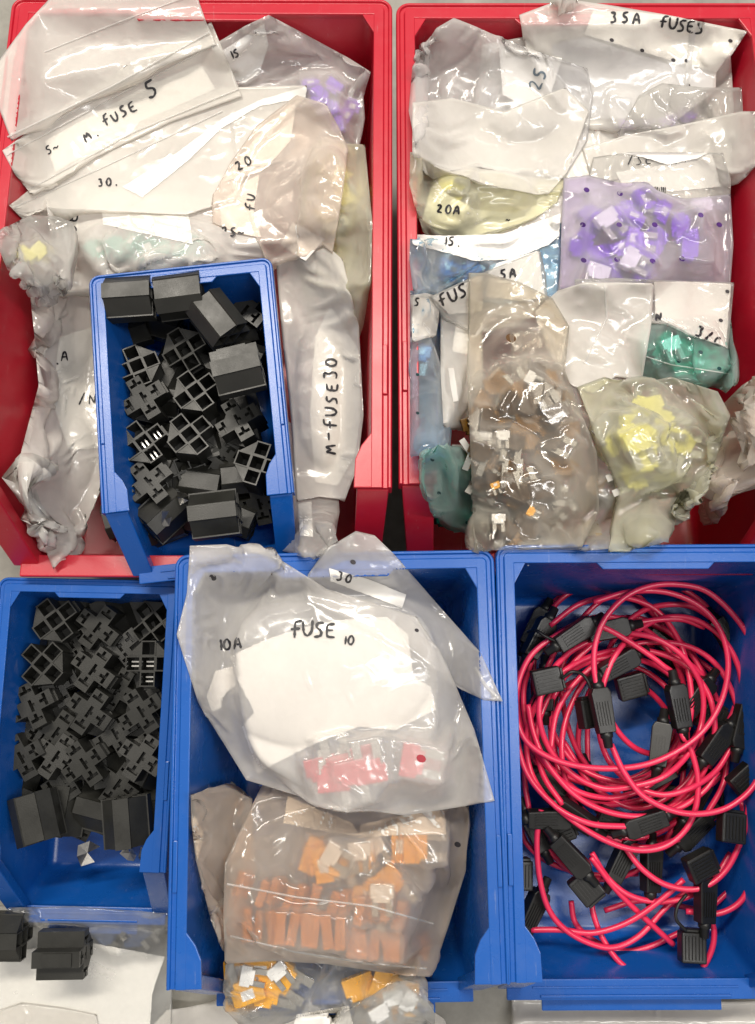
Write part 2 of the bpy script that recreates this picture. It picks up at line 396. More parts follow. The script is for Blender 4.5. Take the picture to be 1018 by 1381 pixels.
def pair(P, a, b, rest, k, compress=1.0):
    A = P[a]; B = P[b]; d = B - A; l = np.sqrt((d * d).sum(-1, keepdims=True)) + 1e-9
    c = (l - rest) / l
    if compress < 1: c = np.where(c < 0, c * compress, c)
    c = 0.5 * k * c * d
    P[a] = A + c; P[b] = B - c
def fams(n, m):
    out = []
    S = slice
    def add(di, dj, kind):
        A_i = S(0, n - di) if di >= 0 else S(-di, n)
        for par in (0, 1):
            if dj == 0:
                step = 2 * abs(di)
                for o in range(abs(di)) if abs(di) > 1 else [0]:
                    a0 = par * abs(di) + o
                    if a0 + di >= n: continue
                    na = len(range(a0, n - di, step))
                    out.append(((S(a0, a0 + (na - 1) * step + 1, step), S(None)), (S(a0 + di, a0 + di + (na - 1) * step + 1, step), S(None)), kind))
            elif di == 0:
                step = 2 * dj
                for o in range(dj) if dj > 1 else [0]:
                    a0 = par * dj + o
                    if a0 + dj >= m: continue
                    na = len(range(a0, m - dj, step))
                    out.append(((S(None), S(a0, a0 + (na - 1) * step + 1, step)), (S(None), S(a0 + dj, a0 + dj + (na - 1) * step + 1, step)), kind))
            else:
                na = len(range(par, n - 1, 2))
                i0 = S(par, par + (na - 1) * 2 + 1, 2); i1 = S(par + 1, par + 1 + (na - 1) * 2 + 1, 2)
                if dj == 1: out.append(((i0, S(0, m - 1)), (i1, S(1, m)), kind))
                else: out.append(((i0, S(1, m)), (i1, S(0, m - 1)), kind))
    add(1, 0, 's'); add(0, 1, 's'); add(1, 1, 'd'); add(1, -1, 'd'); add(2, 0, 'b'); add(0, 2, 'b'); add(4, 0, 'c'); add(0, 4, 'c')
    return out
ALLBAGS = {}
def bag(name, label, cat, sides, mat, mounds=(), fuses=(), puff=0.004, slack=0.03, seed=1, iters=110, step=3.6, grav=1.0,
        lift=0.0, crease=1.0, group=None, stiff=0.25, under=True, fillet=6, bridge=9):
    global H
    rng = np.random.default_rng(seed)
    PX = coons(sides, step)
    n, m = PX.shape[:2]
    D = rays(PX[..., 0], PX[..., 1])
    def on_ray(z): return CAM + D * ((z - CAM[2]) / D[..., 2])[..., None]
    # contents raise the pile under the film
    H1 = H.copy()
    for (mx, my, rx, ry, ang, h) in mounds:
        z0 = float(hs(H, *W(mx, my, 0.1)[:2].reshape(2, 1))[0]); c = W(mx, my, z0)
        ca, sa = math.cos(math.radians(ang)), math.sin(math.radians(ang))
        dx, dy = GX - c[0], GY - c[1]
        q = ((dx * ca + dy * sa) / (rx * 0.00036)) ** 2 + ((-dx * sa + dy * ca) / (ry * 0.00036)) ** 2
        H1 = H1 + h * 0.7 * np.sqrt(np.clip(1 - q, 0, 1)) ** 1.2
    Hsave = H; H = H1
    for f in fuses: place_fuses(*f)
    H1 = H; H = Hsave
    Hb = blur(H1, fillet)
    z = np.full((n, m), 0.1)
    for _ in range(6):
        p = on_ray(z); z = np.maximum(hs(Hb, p[..., 0], p[..., 1]), 0.6 * hs(H1, p[..., 0], p[..., 1]) + 0.4 * hs(Hb, p[..., 0], p[..., 1])) + 0.0008 + lift
    # outline height smoothed along itself so flaps do not dive into gaps
    for _ in range(6):
        zz = z.copy()
        zz[1:-1] = (z[:-2] + z[1:-1] * 2 + z[2:]) / 4; z = zz
        zz = z.copy(); zz[:, 1:-1] = (z[:, :-2] + z[:, 1:-1] * 2 + z[:, 2:]) / 4; z = zz
    def mx(G):
        for ax in (0, 1): G = np.maximum(G, np.maximum(np.roll(G, 1, ax), np.roll(G, -1, ax)))
        return G
    H2 = mx(H1) if fuses else H1
    H2 = np.maximum(H2, blur(H1, bridge) - 0.0012)
    P = on_ray(z)
    def dist(a, b): return np.sqrt(((P[a] - P[b]) ** 2).sum(-1, keepdims=True))
    fm = fams(n, m)
    sl = slack * 0.7 * (1 + 0.9 * np.clip(smooth_noise(n, m, (max(2, n // 14), max(2, m // 14)), rng), -1.0, 1.6))[..., None]
    rest = [dist(a, b) * (1 + np.broadcast_to(sl, (n, m, 1))[a]) for a, b, k in fm]
    u = np.linspace(0, 1, n)[:, None]; v = np.linspace(0, 1, m)[None, :]
    dome = (np.clip(4 * u * (1 - u), 0, 1) * np.clip(4 * v * (1 - v), 0, 1)) ** 0.6
    nzz = smooth_noise(n, m, (max(2, n // 16), max(2, m // 12)), rng) * 0.8 + smooth_noise(n, m, (max(3, n // 6), max(3, m // 7)), rng) * 0.55 \
        + smooth_noise(n, m, (max(3, n // 3), max(3, m // 3)), rng) * 0.25
    P[..., 2] += dome * puff * 0.5 + nzz * 0.0013 * crease * np.minimum(1, dome * 3)
    P[1:-1, 1:-1] += rng.standard_normal((n - 2, m - 2, 3)) * 0.00012
    V = np.zeros_like(P); edge = np.zeros((n, m), bool); edge[0] = edge[-1] = True; edge[:, 0] = edge[:, -1] = True
    De = D[edge]
    g = 0.00002 * grav
    kk = {'s': 1.0, 'd': 0.7, 'b': stiff * 0.35, 'c': 0.0}; cc = {'s': 1.0, 'd': 0.55, 'b': 1.0, 'c': 1.0}
    for it in range(iters):
        old = P.copy()
        P += V * 0.88; P[..., 2] -= g * (0.2 if it < iters * 0.3 else 1.0)
        for (a, b, k), r in zip(fm, rest):
            if k != 'c': pair(P, a, b, r, kk[k], cc[k])
        hz = hs(H2, P[..., 0], P[..., 1]) + 0.0007
        P[..., 2] = np.maximum(P[..., 2], hz)
        if it % 3 == 0 or it > iters - 4:
            Z = P[..., 2]
            for q in (Z[0], Z[-1], Z[:, 0], Z[:, -1]): q[1:-1] = (q[:-2] + q[2:] + 2 * q[1:-1]) / 4
            if it == iters // 2: Z[1:-1, 1:-1] = Z[1:-1, 1:-1] * 0.5 + (Z[:-2, 1:-1] + Z[2:, 1:-1] + Z[1:-1, :-2] + Z[1:-1, 2:]) / 8
        ze = P[..., 2][edge]; P[edge] = CAM + De * ((ze - CAM[2]) / De[:, 2])[:, None]
        V = P - old
        ml = np.sqrt((V * V).sum(-1, keepdims=True)); V *= np.minimum(1, 0.0012 / (ml + 1e-9))
    # bottom sheet lies on what is below
    Q = P.copy()
    Hl = blur(Hsave, 2)
    Q[..., 2] = np.minimum(P[..., 2] - 0.0012, hs(Hl, P[..., 0], P[..., 1]) + 0.0005 * np.ones((n, m)))
    Q[..., 2] = np.maximum(Q[..., 2], P[..., 2] - 0.012)
    idx = np.arange(n * m).reshape(n, m)
    faces = [(int(idx[i, j]), int(idx[i, j + 1]), int(idx[i + 1, j + 1]), int(idx[i + 1, j])) for i in range(n - 1) for j in range(m - 1)]
    # face orientation towards the camera
    verts = P.reshape(-1, 3); c0 = verts.mean(0)
    root = empty(name, loc=tuple(c0)); tag(root, label, cat, group)
    topf = faces
    allv = verts; allf = list(topf)
    if under:
        idq = idx.copy() + n * m; idq[edge] = idx[edge]
        allv = np.concatenate([verts, Q.reshape(-1, 3)])
        allf += [(int(idq[i, j]), int(idq[i + 1, j]), int(idq[i + 1, j + 1]), int(idq[i, j + 1])) for i in range(n - 1) for j in range(m - 1)]
    me = mesh_from(allv - c0, allf, mat, smooth=True)
    if under:
        bmq = bmesh.new(); bmq.from_mesh(me); bmesh.ops.delete(bmq, geom=[q for q in bmq.verts if not q.link_faces], context='VERTS'); bmq.to_mesh(me); bmq.free()
    film_o = link('film', me, root)
    bvh = BVHTree.FromPolygons([tuple(q) for q in verts], topf)
    # the film joins the pile
    up = []
    for a in (0, 1 / 3, 2 / 3):
        for b in (0, 1 / 3, 2 / 3):
            up.append(((P[:-1, :-1] * (1 - a) + P[1:, :-1] * a) * (1 - b) + (P[:-1, 1:] * (1 - a) + P[1:, 1:] * a) * b).reshape(-1, 3))
    up = np.concatenate(up); H = H1.copy(); put(H, up)
    B = dict(root=root, bvh=bvh, P=P, PX=PX, c0=c0, z=float(P[..., 2].mean()), film=film_o)
    return B
def hit(B, px, py, off):
    """point of the bag surface seen through (px, py), moved by off along the view (positive = behind the film)"""
    d = Vector(rays(px, py)); d.normalize()
    loc, nrm, i, t = B['bvh'].ray_cast(Vector(CAM), d)
    if loc is None:
        loc, nrm, i, t = B['bvh'].find_nearest(Vector(W(px, py, B['z'])))
        q = Vector(W(px, py, loc.z)); loc = q
    return loc + d * off
def sheet_on(B, name, sides, mat, off=0.0004, step=4.0, label=None):
    PX = coons(sides, step); n, m = PX.shape[:2]
    rng = np.random.default_rng(int(PX[0, 0, 0] * 7 + PX[0, 0, 1]))
    # ragged, slightly uneven edges
    PX = PX + rng.standard_normal(PX.shape) * 0.25
    V = [hit(B, PX[i, j, 0], PX[i, j, 1], off) - Vector(B['c0']) for i in range(n) for j in range(m)]
    Fc = [(i * m + j, i * m + j + 1, (i + 1) * m + j + 1, (i + 1) * m + j) for i in range(n - 1) for j in range(m - 1)]
    # z smoothing keeps paper stiffer than the film
    A = np.array([v[:] for v in V]).reshape(n, m, 3)
    o = link(name, mesh_from(A.reshape(-1, 3), Fc, mat, True), B['root'])
    if label: o['label'] = label
    return o
# strokes of a hand with a marker: unit box 0..1 wide, 0..1 high (y up)
G = {'0': [[(.5, 1), (.15, .75), (.1, .3), (.4, 0), (.8, .2), (.85, .7), (.5, 1)]], '1': [[(.35, .95), (.42, .5), (.38, 0)]],
     '2': [[(.1, .75), (.4, 1), (.75, .8), (.5, .4), (.1, .05), (.5, .1), (.9, .05)]], '3': [[(.1, .95), (.75, .95), (.4, .58), (.8, .4), (.6, .02), (.1, .08)]],
     '5': [[(.85, 1), (.25, .95), (.2, .58), (.7, .55), (.8, .25), (.5, 0), (.1, .08)]], 'A': [[(.05, 0), (.35, .9), (.6, .95), (.85, .05)], [(.15, .4), (.8, .42)]],
     'F': [[(.35, 0), (.4, .95), (.95, 1)], [(.05, .5), (.8, .55)]], 'U': [[(.1, .9), (.15, .2), (.45, 0), (.8, .3), (.85, .95)]],
     'S': [[(.9, .9), (.4, .95), (.2, .65), (.7, .4), (.65, .08), (.05, .02)]], 'E': [[(.9, .95), (.2, .9), (.15, .05), (.9, .02)], [(.15, .5), (.75, .52)]],
     'M': [[(.0, 0), (.2, .9), (.45, .35), (.75, .95), (.95, .05)]], '.': [[(.4, .05), (.5, .12), (.45, .03)]], '-': [[(.1, .45), (.85, .5)]], '~': [[(.0, .3), (.3, .6), (.5, .2), (.9, .5)]],
     'I': [[(.5, .95), (.48, .0)]], 'N': [[(.1, 0), (.15, .9), (.7, .05), (.85, .95)]], 'C': [[(.85, .85), (.4, .95), (.15, .5), (.4, .05), (.85, .15)]],
     'T': [[(.0, .95), (1, .97)], [(.5, .95), (.45, 0)]], '/': [[(.8, 1), (.2, 0)]], ' ': []}
def ink(B, text, x, y, size, ang=0, w=3.4, adv=0.95, off=0.00015, mat=None, asp=0.75):
    rng = random.Random(len(text) * 31 + int(x))
    ca, sa = math.cos(math.radians(ang)), math.sin(math.radians(ang))
    V, Fc = [], []; cx = 0; off = min(off, -0.0003)
    for ch in text:
        jy = rng.uniform(-.08, .08); sc = rng.uniform(.9, 1.1)
        for st in G[ch]:
            pts = [(cx + p[0] * size * asp * sc, (p[1] * sc + jy) * size) for p in st]
            # round the corners
            q = []
            for k in range(len(pts) - 1):
                L = math.dist(pts[k], pts[k + 1]); nn = max(2, int(L / 2.2))
                for s in range(nn): q.append((pts[k][0] + (pts[k + 1][0] - pts[k][0]) * s / nn, pts[k][1] + (pts[k + 1][1] - pts[k][1]) * s / nn))
            q.append(pts[-1])
            for _ in range(2): q = [q[0]] + [((q[i - 1][0] + q[i][0] * 2 + q[i + 1][0]) / 4, (q[i - 1][1] + q[i][1] * 2 + q[i + 1][1]) / 4) for i in range(1, len(q) - 1)] + [q[-1]]
            b0 = len(V)
            for i, p in enumerate(q):
                a = q[max(0, i - 1)]; b = q[min(len(q) - 1, i + 1)]; dx, dy = b[0] - a[0], b[1] - a[1]; l = math.hypot(dx, dy) + 1e-9
                ww = w * 0.46 * (0.72 + 0.5 * rng.random()) * (0.6 if i in (0, len(q) - 1) else 1)
                for s in (-1, 1):
                    X_, Y_ = p[0] - dy / l * ww * s, p[1] + dx / l * ww * s
                    V.append(hit(B, x + X_ * ca - Y_ * sa * 1, y - (X_ * sa + Y_ * ca), off) - Vector(B['c0']))
            for i in range(len(q) - 1): Fc.append((b0 + 2 * i, b0 + 2 * i + 1, b0 + 2 * i + 3, b0 + 2 * i + 2))
        cx += size * adv * (0.45 if ch in '1.I' else 1)
    return link('handwriting', mesh_from(V, Fc, mat or INK), B['root'])
def ridge(B, name, pts, mat, w=2.2, h=0.0006):
    """a welded seam or zip track: a low rounded ridge along the film"""
    p = resample(pts, max(3, int(math.dist(pts[0], pts[-1]) / 4))); V, Fc = [], []
    for i in range(len(p)):
        a = p[max(0, i - 1)]; b = p[min(len(p) - 1, i + 1)]; t = (b - a) / (np.linalg.norm(b - a) + 1e-9); nn = np.array([-t[1], t[0]])
        for s, hh in ((-1, -0.0001), (-0.5, h * .8), (0.5, h * .8), (1, -0.0001)):
            q = p[i] + nn * w * s * 0.5; V.append(hit(B, q[0], q[1], -hh) - Vector(B['c0']))
    for i in range(len(p) - 1):
        for k in range(3): Fc.append((4 * i + k, 4 * i + k + 1, 4 * i + k + 5, 4 * i + k + 4))
    return link(name, mesh_from(V, Fc, mat, True), B['root'])
def hole(B, x, y, r, mat):
    V = [hit(B, x + r * math.cos(k * math.pi / 5), y + r * 0.85 * math.sin(k * math.pi / 5 + .2), -0.00015) - Vector(B['c0']) for k in range(10)]
    return link('vent_hole', mesh_from(V, [tuple(range(10))], mat), B['root'])

# ------------------------------------------------------------------ blade fuses
FM = {}
def fuse_mesh(color, s):
    key = (color, s)
    if key in FM: return FM[key]
    w, h, t = 0.0105 * s, 0.0075 * s, 0.0036 * s
    bm = bmesh.new()
    prism(bm, [(-w / 2, -h * .25), (-w * .36, -h * .25), (-w * .36, -h / 2), (w * .36, -h / 2), (w * .36, -h * .25), (w / 2, -h * .25), (w / 2, h / 2), (-w / 2, h / 2)], -t / 2, t / 2)
    bo = bm_mesh(bm, FUSEC[color], bevel=0.0004 * s, seg=2)
    bm = bmesh.new(); bw = 0.0027 * s
    prism(bm, [(-bw / 2, -h / 2 - 0.006 * s), (bw / 2, -h / 2 - 0.006 * s), (bw / 2, -h * .2), (-bw / 2, -h * .2)], -0.0004 * s, 0.0004 * s)
    bl = bm_mesh(bm, DULL)
    bm = bmesh.new(); prism(bm, [(-w * .2, -h * .1), (w * .2, -h * .1), (w * .2, h * .3), (-w * .2, h * .3)], t / 2 - 0.0001 * s, t / 2 + 0.0002 * s)
    wd = bm_mesh(bm, FUSEC['white'])
    FM[key] = (bo, bl, wd, w); return FM[key]
ORD = 'first second third fourth fifth sixth seventh eighth ninth tenth eleventh twelfth thirteenth fourteenth fifteenth sixteenth seventeenth eighteenth'.split() + ['other'] * 200
def place_fuses(color, label, group, spots, s=1.0):
    """spots: (px, py, angle in degrees[, tilt])"""
    global H
    bo, bl, wd, w = fuse_mesh(color, s)
    Hf = H.copy(); rr = random.Random(len(spots) * 13)
    for k, sp in enumerate(spots):
        x, y, a = sp[:3]; tl = sp[3] if len(sp) > 3 else 0
        z = 0.1
        for _ in range(5): p = W(x, y, z); z = float(hs(Hf, np.array([p[0]]), np.array([p[1]]))[0]) + 0.0016 * s
        zt = float(hs(H, np.array([p[0]]), np.array([p[1]]))[0]) + 0.0018 * s
        z = min(zt, z + 0.0035 * s)
        M = Matrix.Translation(Vector(W(x, y, z))) @ Matrix.Rotation(math.radians(a), 4, 'Z') @ Matrix.Rotation(math.radians(tl), 4, 'X')
        r = empty('blade_fuse', M); tag(r, label.replace('{n}', ORD[k]), 'fuse', group)
        b = link('body', bo, r)
        if color not in ('brown', 'cola', 'purple', 'teal') or k % 3 == 0:
            for sx in (-1, 1):
                o = link('blade', bl, r); o.location = (sx * w * 0.3, 0, 0)
        if color in ('purple', 'blue', 'teal', 'amber') and k % 3 == 0: link('top_mark', wd, r)
        pts = np.array([(M @ Vector((u, v, zz)))[:] for u in np.linspace(-w / 2, w / 2, 13) for v in np.linspace(-0.0098 * s, 0.0042 * s, 16) for zz in (-0.002 * s, 0, 0.0022 * s)])
        put(H, pts)
def scatter(n, cx, cy, rx, ry, seed):
    r = random.Random(seed); out = []
    while len(out) < n:
        a, b = r.uniform(-1, 1), r.uniform(-1, 1)
        if a * a + b * b < 1: out.append((cx + a * rx, cy + b * ry, r.uniform(0, 360), r.uniform(-30, 30)))
    return out

# ------------------------------------------------------------------ films
F_MILK = film('frosted_film', 0.60, col=(0.97, 0.94, 0.88))
F_MILK2 = film('clouded_film', 0.50, col=(0.97, 0.94, 0.89))
F_WARM = film('warm_frosted_film', 0.34, col=(0.95, 0.88, 0.81), tint=(0.97, 0.90, 0.84))
F_GREY = film('thin_frosted_film', 0.30, col=(0.95, 0.93, 0.90), tint=(0.93, 0.93, 0.95))
F_CLEAR = film('clear_film', 0.10, col=(0.8, 0.8, 0.78), tint=(0.97, 0.97, 0.96), rough=0.10, bump=0.9, gloss=0.5, haze=0.2, blur_=.3)
F_THIN = film('crisp_thin_film', 0.22, col=(0.8, 0.79, 0.76), tint=(0.96, 0.95, 0.94), rough=0.10, bump=1.0, gloss=0.45, haze=.3)
F_AMBER = film('amber_cast_film', 0.09, col=(0.90, 0.86, 0.78), tint=(0.975, 0.945, 0.89), rough=0.12, haze=.45, gloss=.3)
F_COOL = film('large_bag_film', 0.36, col=(0.97, 0.94, 0.89), tint=(0.95, 0.94, 0.95))
F_PURP = film('purple_cast_film', 0.22, col=(0.93, 0.90, 0.95), tint=(0.90, 0.84, 0.98), haze=.6)
F_TEAL = film('teal_cast_film', 0.10, col=(0.72, 0.90, 0.86), tint=(0.50, 0.88, 0.80), haze=.4, rough=.12)
F_BLU = film('blue_cast_film', 0.10, col=(0.80, 0.86, 0.92), tint=(0.55, 0.76, 0.90), haze=.4, rough=.12)
F_YEL = film('yellow_cast_film', 0.26, col=(0.94, 0.93, 0.78), tint=(0.97, 0.95, 0.74), haze=.5)
F_YEL2 = film('crisp_yellow_cast_film', 0.22, col=(0.94, 0.93, 0.82), tint=(0.98, 0.97, 0.80), rough=0.10, bump=1.0, gloss=0.45, haze=.7)
F_CARA = film('caramel_cast_film', 0.24, col=(0.93, 0.84, 0.76), tint=(0.97, 0.86, 0.74), haze=.85, blur_=.5)
F_SEAM = film('welded_seam', 0.5, col=(0.85, 0.84, 0.82), rough=0.15)
HOLE = plastic('dark_opening', (0.035, 0.03, 0.035), 0.6, 0.1, 0)
HOLEP = plastic('purple_opening', (0.06, 0.012, 0.16), 0.6, 0.1, 0)
HOLET = plastic('teal_opening', (0.0, 0.035, 0.04), 0.6, 0.1, 0)
HOLER = plastic('red_opening', (0.30, 0.005, 0.02), 0.4, 0.1, 0)
HOLEA = plastic('brown_opening', (0.10, 0.045, 0.012), 0.4, 0.1, 0)

# buried contents of each bin (what the top bags lie on)
fill([(30, 20), (505, 10), (505, 500), (490, 690), (400, 745), (90, 745), (50, 560), (25, 400)], 0.075, 14)
fill([(60, 30), (490, 60), (480, 330), (90, 360)], 0.098, 16); fill([(-80, -60), (330, -60), (320, 70), (20, 130), (-80, 140)], 0.118, 16)
fill([(560, 20), (1010, 20), (1030, 560), (950, 740), (640, 745), (590, 720), (560, 560)], 0.072, 14)
fill([(580, 30), (990, 25), (1000, 350), (940, 640), (680, 700), (590, 400)], 0.098, 18)
fill([(265, 780), (640, 780), (640, 1100), (600, 1330), (300, 1350), (265, 1100)], 0.060, 14)
fill([(300, 800), (600, 800), (600, 1060), (330, 1060)], 0.112, 16)
fill([(320, 1060), (600, 1080), (560, 1290), (320, 1290)], 0.085, 12)
fill([(-40, 1210), (240, 1210), (240, 1400), (-40, 1400)], 0.020, 8)
fill([(690, 1370), (1060, 1370), (1060, 1420), (690, 1420)], 0.012, 4)

# support beyond the rims for bags that reach over them
fill([(-120, -90), (40, -90), (14, 200), (2, 420), (-120, 420)], 0.131, 8); fill([(-120, -90), (600, -90), (600, 6), (-120, 6)], 0.131, 8)
fill([(1020, 90), (1100, 90), (1100, 640), (1020, 640)], 0.115, 5); fill([(600, -60), (1100, -60), (1100, 9), (600, 9)], 0.131, 5)
fill([(215, 715), (320, 715), (320, 752), (245, 765), (245, 960), (205, 960)], 0.129, 3); fill([(405, 700), (560, 700), (560, 750), (405, 750)], 0.129, 3)
fill([(130, 380), (380, 360), (410, 740), (150, 760)], 0.045, 8)
# ------------------------------------------------------------------ left red bin
b = bag('fuse_bag', 'limp clear bag sagging at the front end of the left red bin', 'plastic bag',
        '372,560 450,600 | 450,600 458,690 448,748 | 448,748 410,752 378,742 | 378,742 370,650 372,560', F_THIN, seed=3)
sheet_on(b, 'paper_label', '402,680 420,676 | 420,676 422,724 | 422,724 404,722 | 404,722 402,680', PAPER)
b = bag('fuse_bag', 'grey bag of mauve fuses at the back right of the left red bin, marked 15', 'plastic bag',
        '285,62 330,35 362,20 400,40 470,78 500,97 | 500,97 490,130 492,160 480,215 | 480,215 420,210 380,220 320,230 | 320,230 310,120 285,62', F_GREY,
        mounds=[(430, 130, 60, 50, 20, 0.008)], fuses=[('purple', 'pale purple blade fuse inside the grey bag at the back of the left red bin', 'mauve fuses in the left red bin', scatter(9, 435, 140, 45, 35, 2), 0.9)], slack=.05, seed=4)
sheet_on(b, 'paper_label', '300,68 356,32 | 356,32 362,60 350,98 | 350,98 330,112 315,108 | 315,108 300,68', PAPER)
ink(b, '15', 312, 80, 11, 22, w=2.6)
b = bag('fuse_bag', 'bag of pale yellow fuses bulging along the right wall of the left red bin', 'plastic bag',
        '430,190 492,195 | 492,195 502,300 500,380 490,440 476,480 | 476,480 420,440 | 420,440 400,350 410,250 430,190', F_YEL,
        mounds=[(465, 300, 45, 90, 0, 0.012)], fuses=[('yellow', 'yellow blade fuse inside the bag along the right wall of the left red bin', 'yellow fuses in the left red bin', scatter(16, 466, 300, 24, 85, 7), 1.1)], slack=.04, seed=5)
b = bag('fuse_bag', 'long white bag between the left red wall and the small tilted blue bin', 'plastic bag',
        '38,372 100,366 150,380 | 150,380 150,440 155,540 155,600 140,650 | 140,650 110,720 72,768 | 72,768 40,690 28,610 52,520 46,450 38,372', F_MILK2,
        mounds=[(90, 450, 45, 80, 0, 0.012), (85, 610, 50, 70, 10, 0.012)], slack=.035, seed=6, puff=.004, crease=1.0, bridge=12)
sheet_on(b, 'paper_label', '80,455 128,440 | 128,440 150,540 | 150,540 146,604 92,606 | 92,606 70,540 80,455', PAPER)
ink(b, 'A', 82, 486, 13, 0, w=2.6); ink(b, '.', 74, 492, 10, 0); ink(b, '/N', 104, 545, 16, 0, w=2.2)
b = bag('fuse_bag', 'white bag standing along the right wall, lettered M-FUSE 30 up its paper', 'plastic bag',
        '375,352 405,345 440,330 462,350 | 462,350 484,440 490,560 482,630 465,674 | 465,674 430,670 400,676 | 400,676 392,560 380,450 372,352', F_MILK2,
        mounds=[(440, 520, 50, 130, 0, 0.016)], slack=.05, seed=8, puff=.006, crease=1.4)
sheet_on(b, 'paper_label', '425,455 445,412 | 445,412 484,472 486,560 478,615 | 478,615 455,655 425,650 | 425,650 418,560 425,455', PAPER)
ink(b, 'M-FUSE30', 452, 612, 17, 88, w=3.4, adv=.98)
b = bag('fuse_bag', 'bag of teal fuses with a white paper strip, above the small blue bin', 'plastic bag',
        '60,258 110,245 230,262 330,270 | 330,270 350,330 370,365 | 370,365 250,375 150,385 75,398 | 75,398 70,330 60,258', F_MILK2,
        mounds=[(210, 325, 110, 35, 0, 0.014)], fuses=[('teal', 'teal blade fuse inside the long bag above the small blue bin', 'teal fuses in the left red bin', scatter(16, 195, 335, 75, 13, 8), 1.1)], slack=.035, seed=9)
sheet_on(b, 'paper_label', '137,281 200,280 254,287 | 254,287 260,329 | 260,329 200,316 139,303 | 139,303 137,281', PAPER, off=-0.0003)
sheet_on(b, 'paper_label', '66,264 92,262 | 92,262 106,300 | 106,300 98,345 | 98,345 82,340 80,300 66,264', PAPER)
ink(b, 'ISE', 102, 318, 13, 82, w=2.8)
b = bag('fuse_bag', 'small crumpled clear bag with a yellowish knot at the left rim', 'plastic bag',
        '5,308 40,290 78,292 98,300 | 98,300 96,340 88,388 | 88,388 45,384 10,364 | 10,364 -2,335 5,308', F_THIN,
        mounds=[(48, 340, 38, 36, 0, 0.014)], fuses=[('yellow', 'yellow blade fuse inside the crumpled clear bag at the left rim', 'yellow fuses at the left rim', scatter(4, 52, 345, 18, 16, 9), .9)], slack=.12, seed=10, crease=2.2, puff=.008)
b = bag('grip_seal_bag', 'flat grip seal bag marked 30 with a curved white strip, in the left red bin', 'plastic bag',
        '12,277 125,190 300,118 414,115 | 414,115 413,132 345,200 318,270 | 318,270 250,290 150,285 60,280 28,292 | 28,292 12,277', F_MILK, slack=.012, seed=11, puff=.004, crease=.6, bridge=22, fillet=16)
sheet_on(b, 'paper_strip', '165,252 240,205 300,160 350,135 414,116 | 414,116 412,132 | 412,132 350,143 300,172 255,215 192,266 | 192,266 165,252', PAPER, off=-0.0004)
ink(b, '30.', 132, 252, 11, 2, w=3); ridge(b, 'zip_track', [(18, 280), (140, 225), (300, 150)], F_SEAM, 2.5)
b = bag('grip_seal_bag', 'flat grip seal bag handwritten M. FUSE 5, second from the back left', 'plastic bag',
        '3,203 90,140 195,72 285,30 | 285,30 310,90 327,130 | 327,130 230,165 130,212 42,262 | 42,262 20,235 3,203', F_MILK, slack=.012, seed=12, puff=.004, crease=.6, bridge=22, fillet=16)
for p, q in (([(5, 200), (145, 125), (285, 50)], 3.5), ([(9, 209), (150, 133), (290, 60)], 2.5), ([(38, 256), (180, 178), (322, 120)], 2.2)): ridge(b, 'zip_track', p, F_SEAM, q, .0009)
sheet_on(b, 'paper_label', '60,190 180,125 270,85 | 270,85 290,120 | 290,120 190,165 75,232 | 75,232 60,190', PAPER, off=.0009)
ink(b, 'M.', 117, 193, 14, 33, w=3.2); ink(b, 'FUSE', 142, 172, 15, 30, w=3.2, adv=.88); ink(b, '5', 200, 135, 21, 22, w=3.6); ink(b, '5~', 64, 209, 11, 25, w=2.4)
b = bag('grip_seal_bag', 'empty grey mouth of the grip seal bag lying over the back left corner', 'plastic bag',
        '-14,98 35,32 78,-14 262,-16 | 262,-16 278,30 292,60 | 292,60 180,105 90,150 15,190 | 15,190 0,150 -14,98', F_MILK2, slack=.008, seed=13, puff=.003, crease=.6, bridge=22, fillet=16)
ridge(b, 'zip_track', [(10, 185), (150, 117), (282, 44)], F_SEAM, 3.0, .0009); ridge(b, 'zip_track', [(60, 70), (160, 30), (262, -8)], F_SEAM, 2.0)
b = bag('fuse_bag', 'large creased bag with torn paper marked 20 and 25, pointed over the small blue bin', 'plastic bag',
        '288,262 310,220 345,170 400,128 440,140 | 440,140 456,170 470,200 462,260 456,300 448,342 | 448,342 435,332 415,345 385,352 362,359 | 362,359 345,320 320,315 286,300 288,262', F_WARM,
        mounds=[(420, 250, 70, 70, 0, 0.014)], slack=.06, seed=14, puff=.008, crease=1.6)
sheet_on(b, 'paper_label', '345,185 382,150 400,138 | 400,138 392,190 372,212 | 372,212 352,232 330,238 | 330,238 300,245 345,185', PAPER)
sheet_on(b, 'paper_label', '330,245 350,235 | 350,235 342,285 | 342,285 352,320 | 352,320 300,312 296,275 330,245', PAPER)
sheet_on(b, 'paper_label', '395,300 438,322 | 438,322 412,352 | 412,352 378,330 | 378,330 395,300', PAPER)
ink(b, '20', 320, 230, 14, 25, w=2.8); ink(b, 'FU', 342, 285, 14, 80, w=2.8); ink(b, '25~', 298, 318, 12, -2, w=2.8)

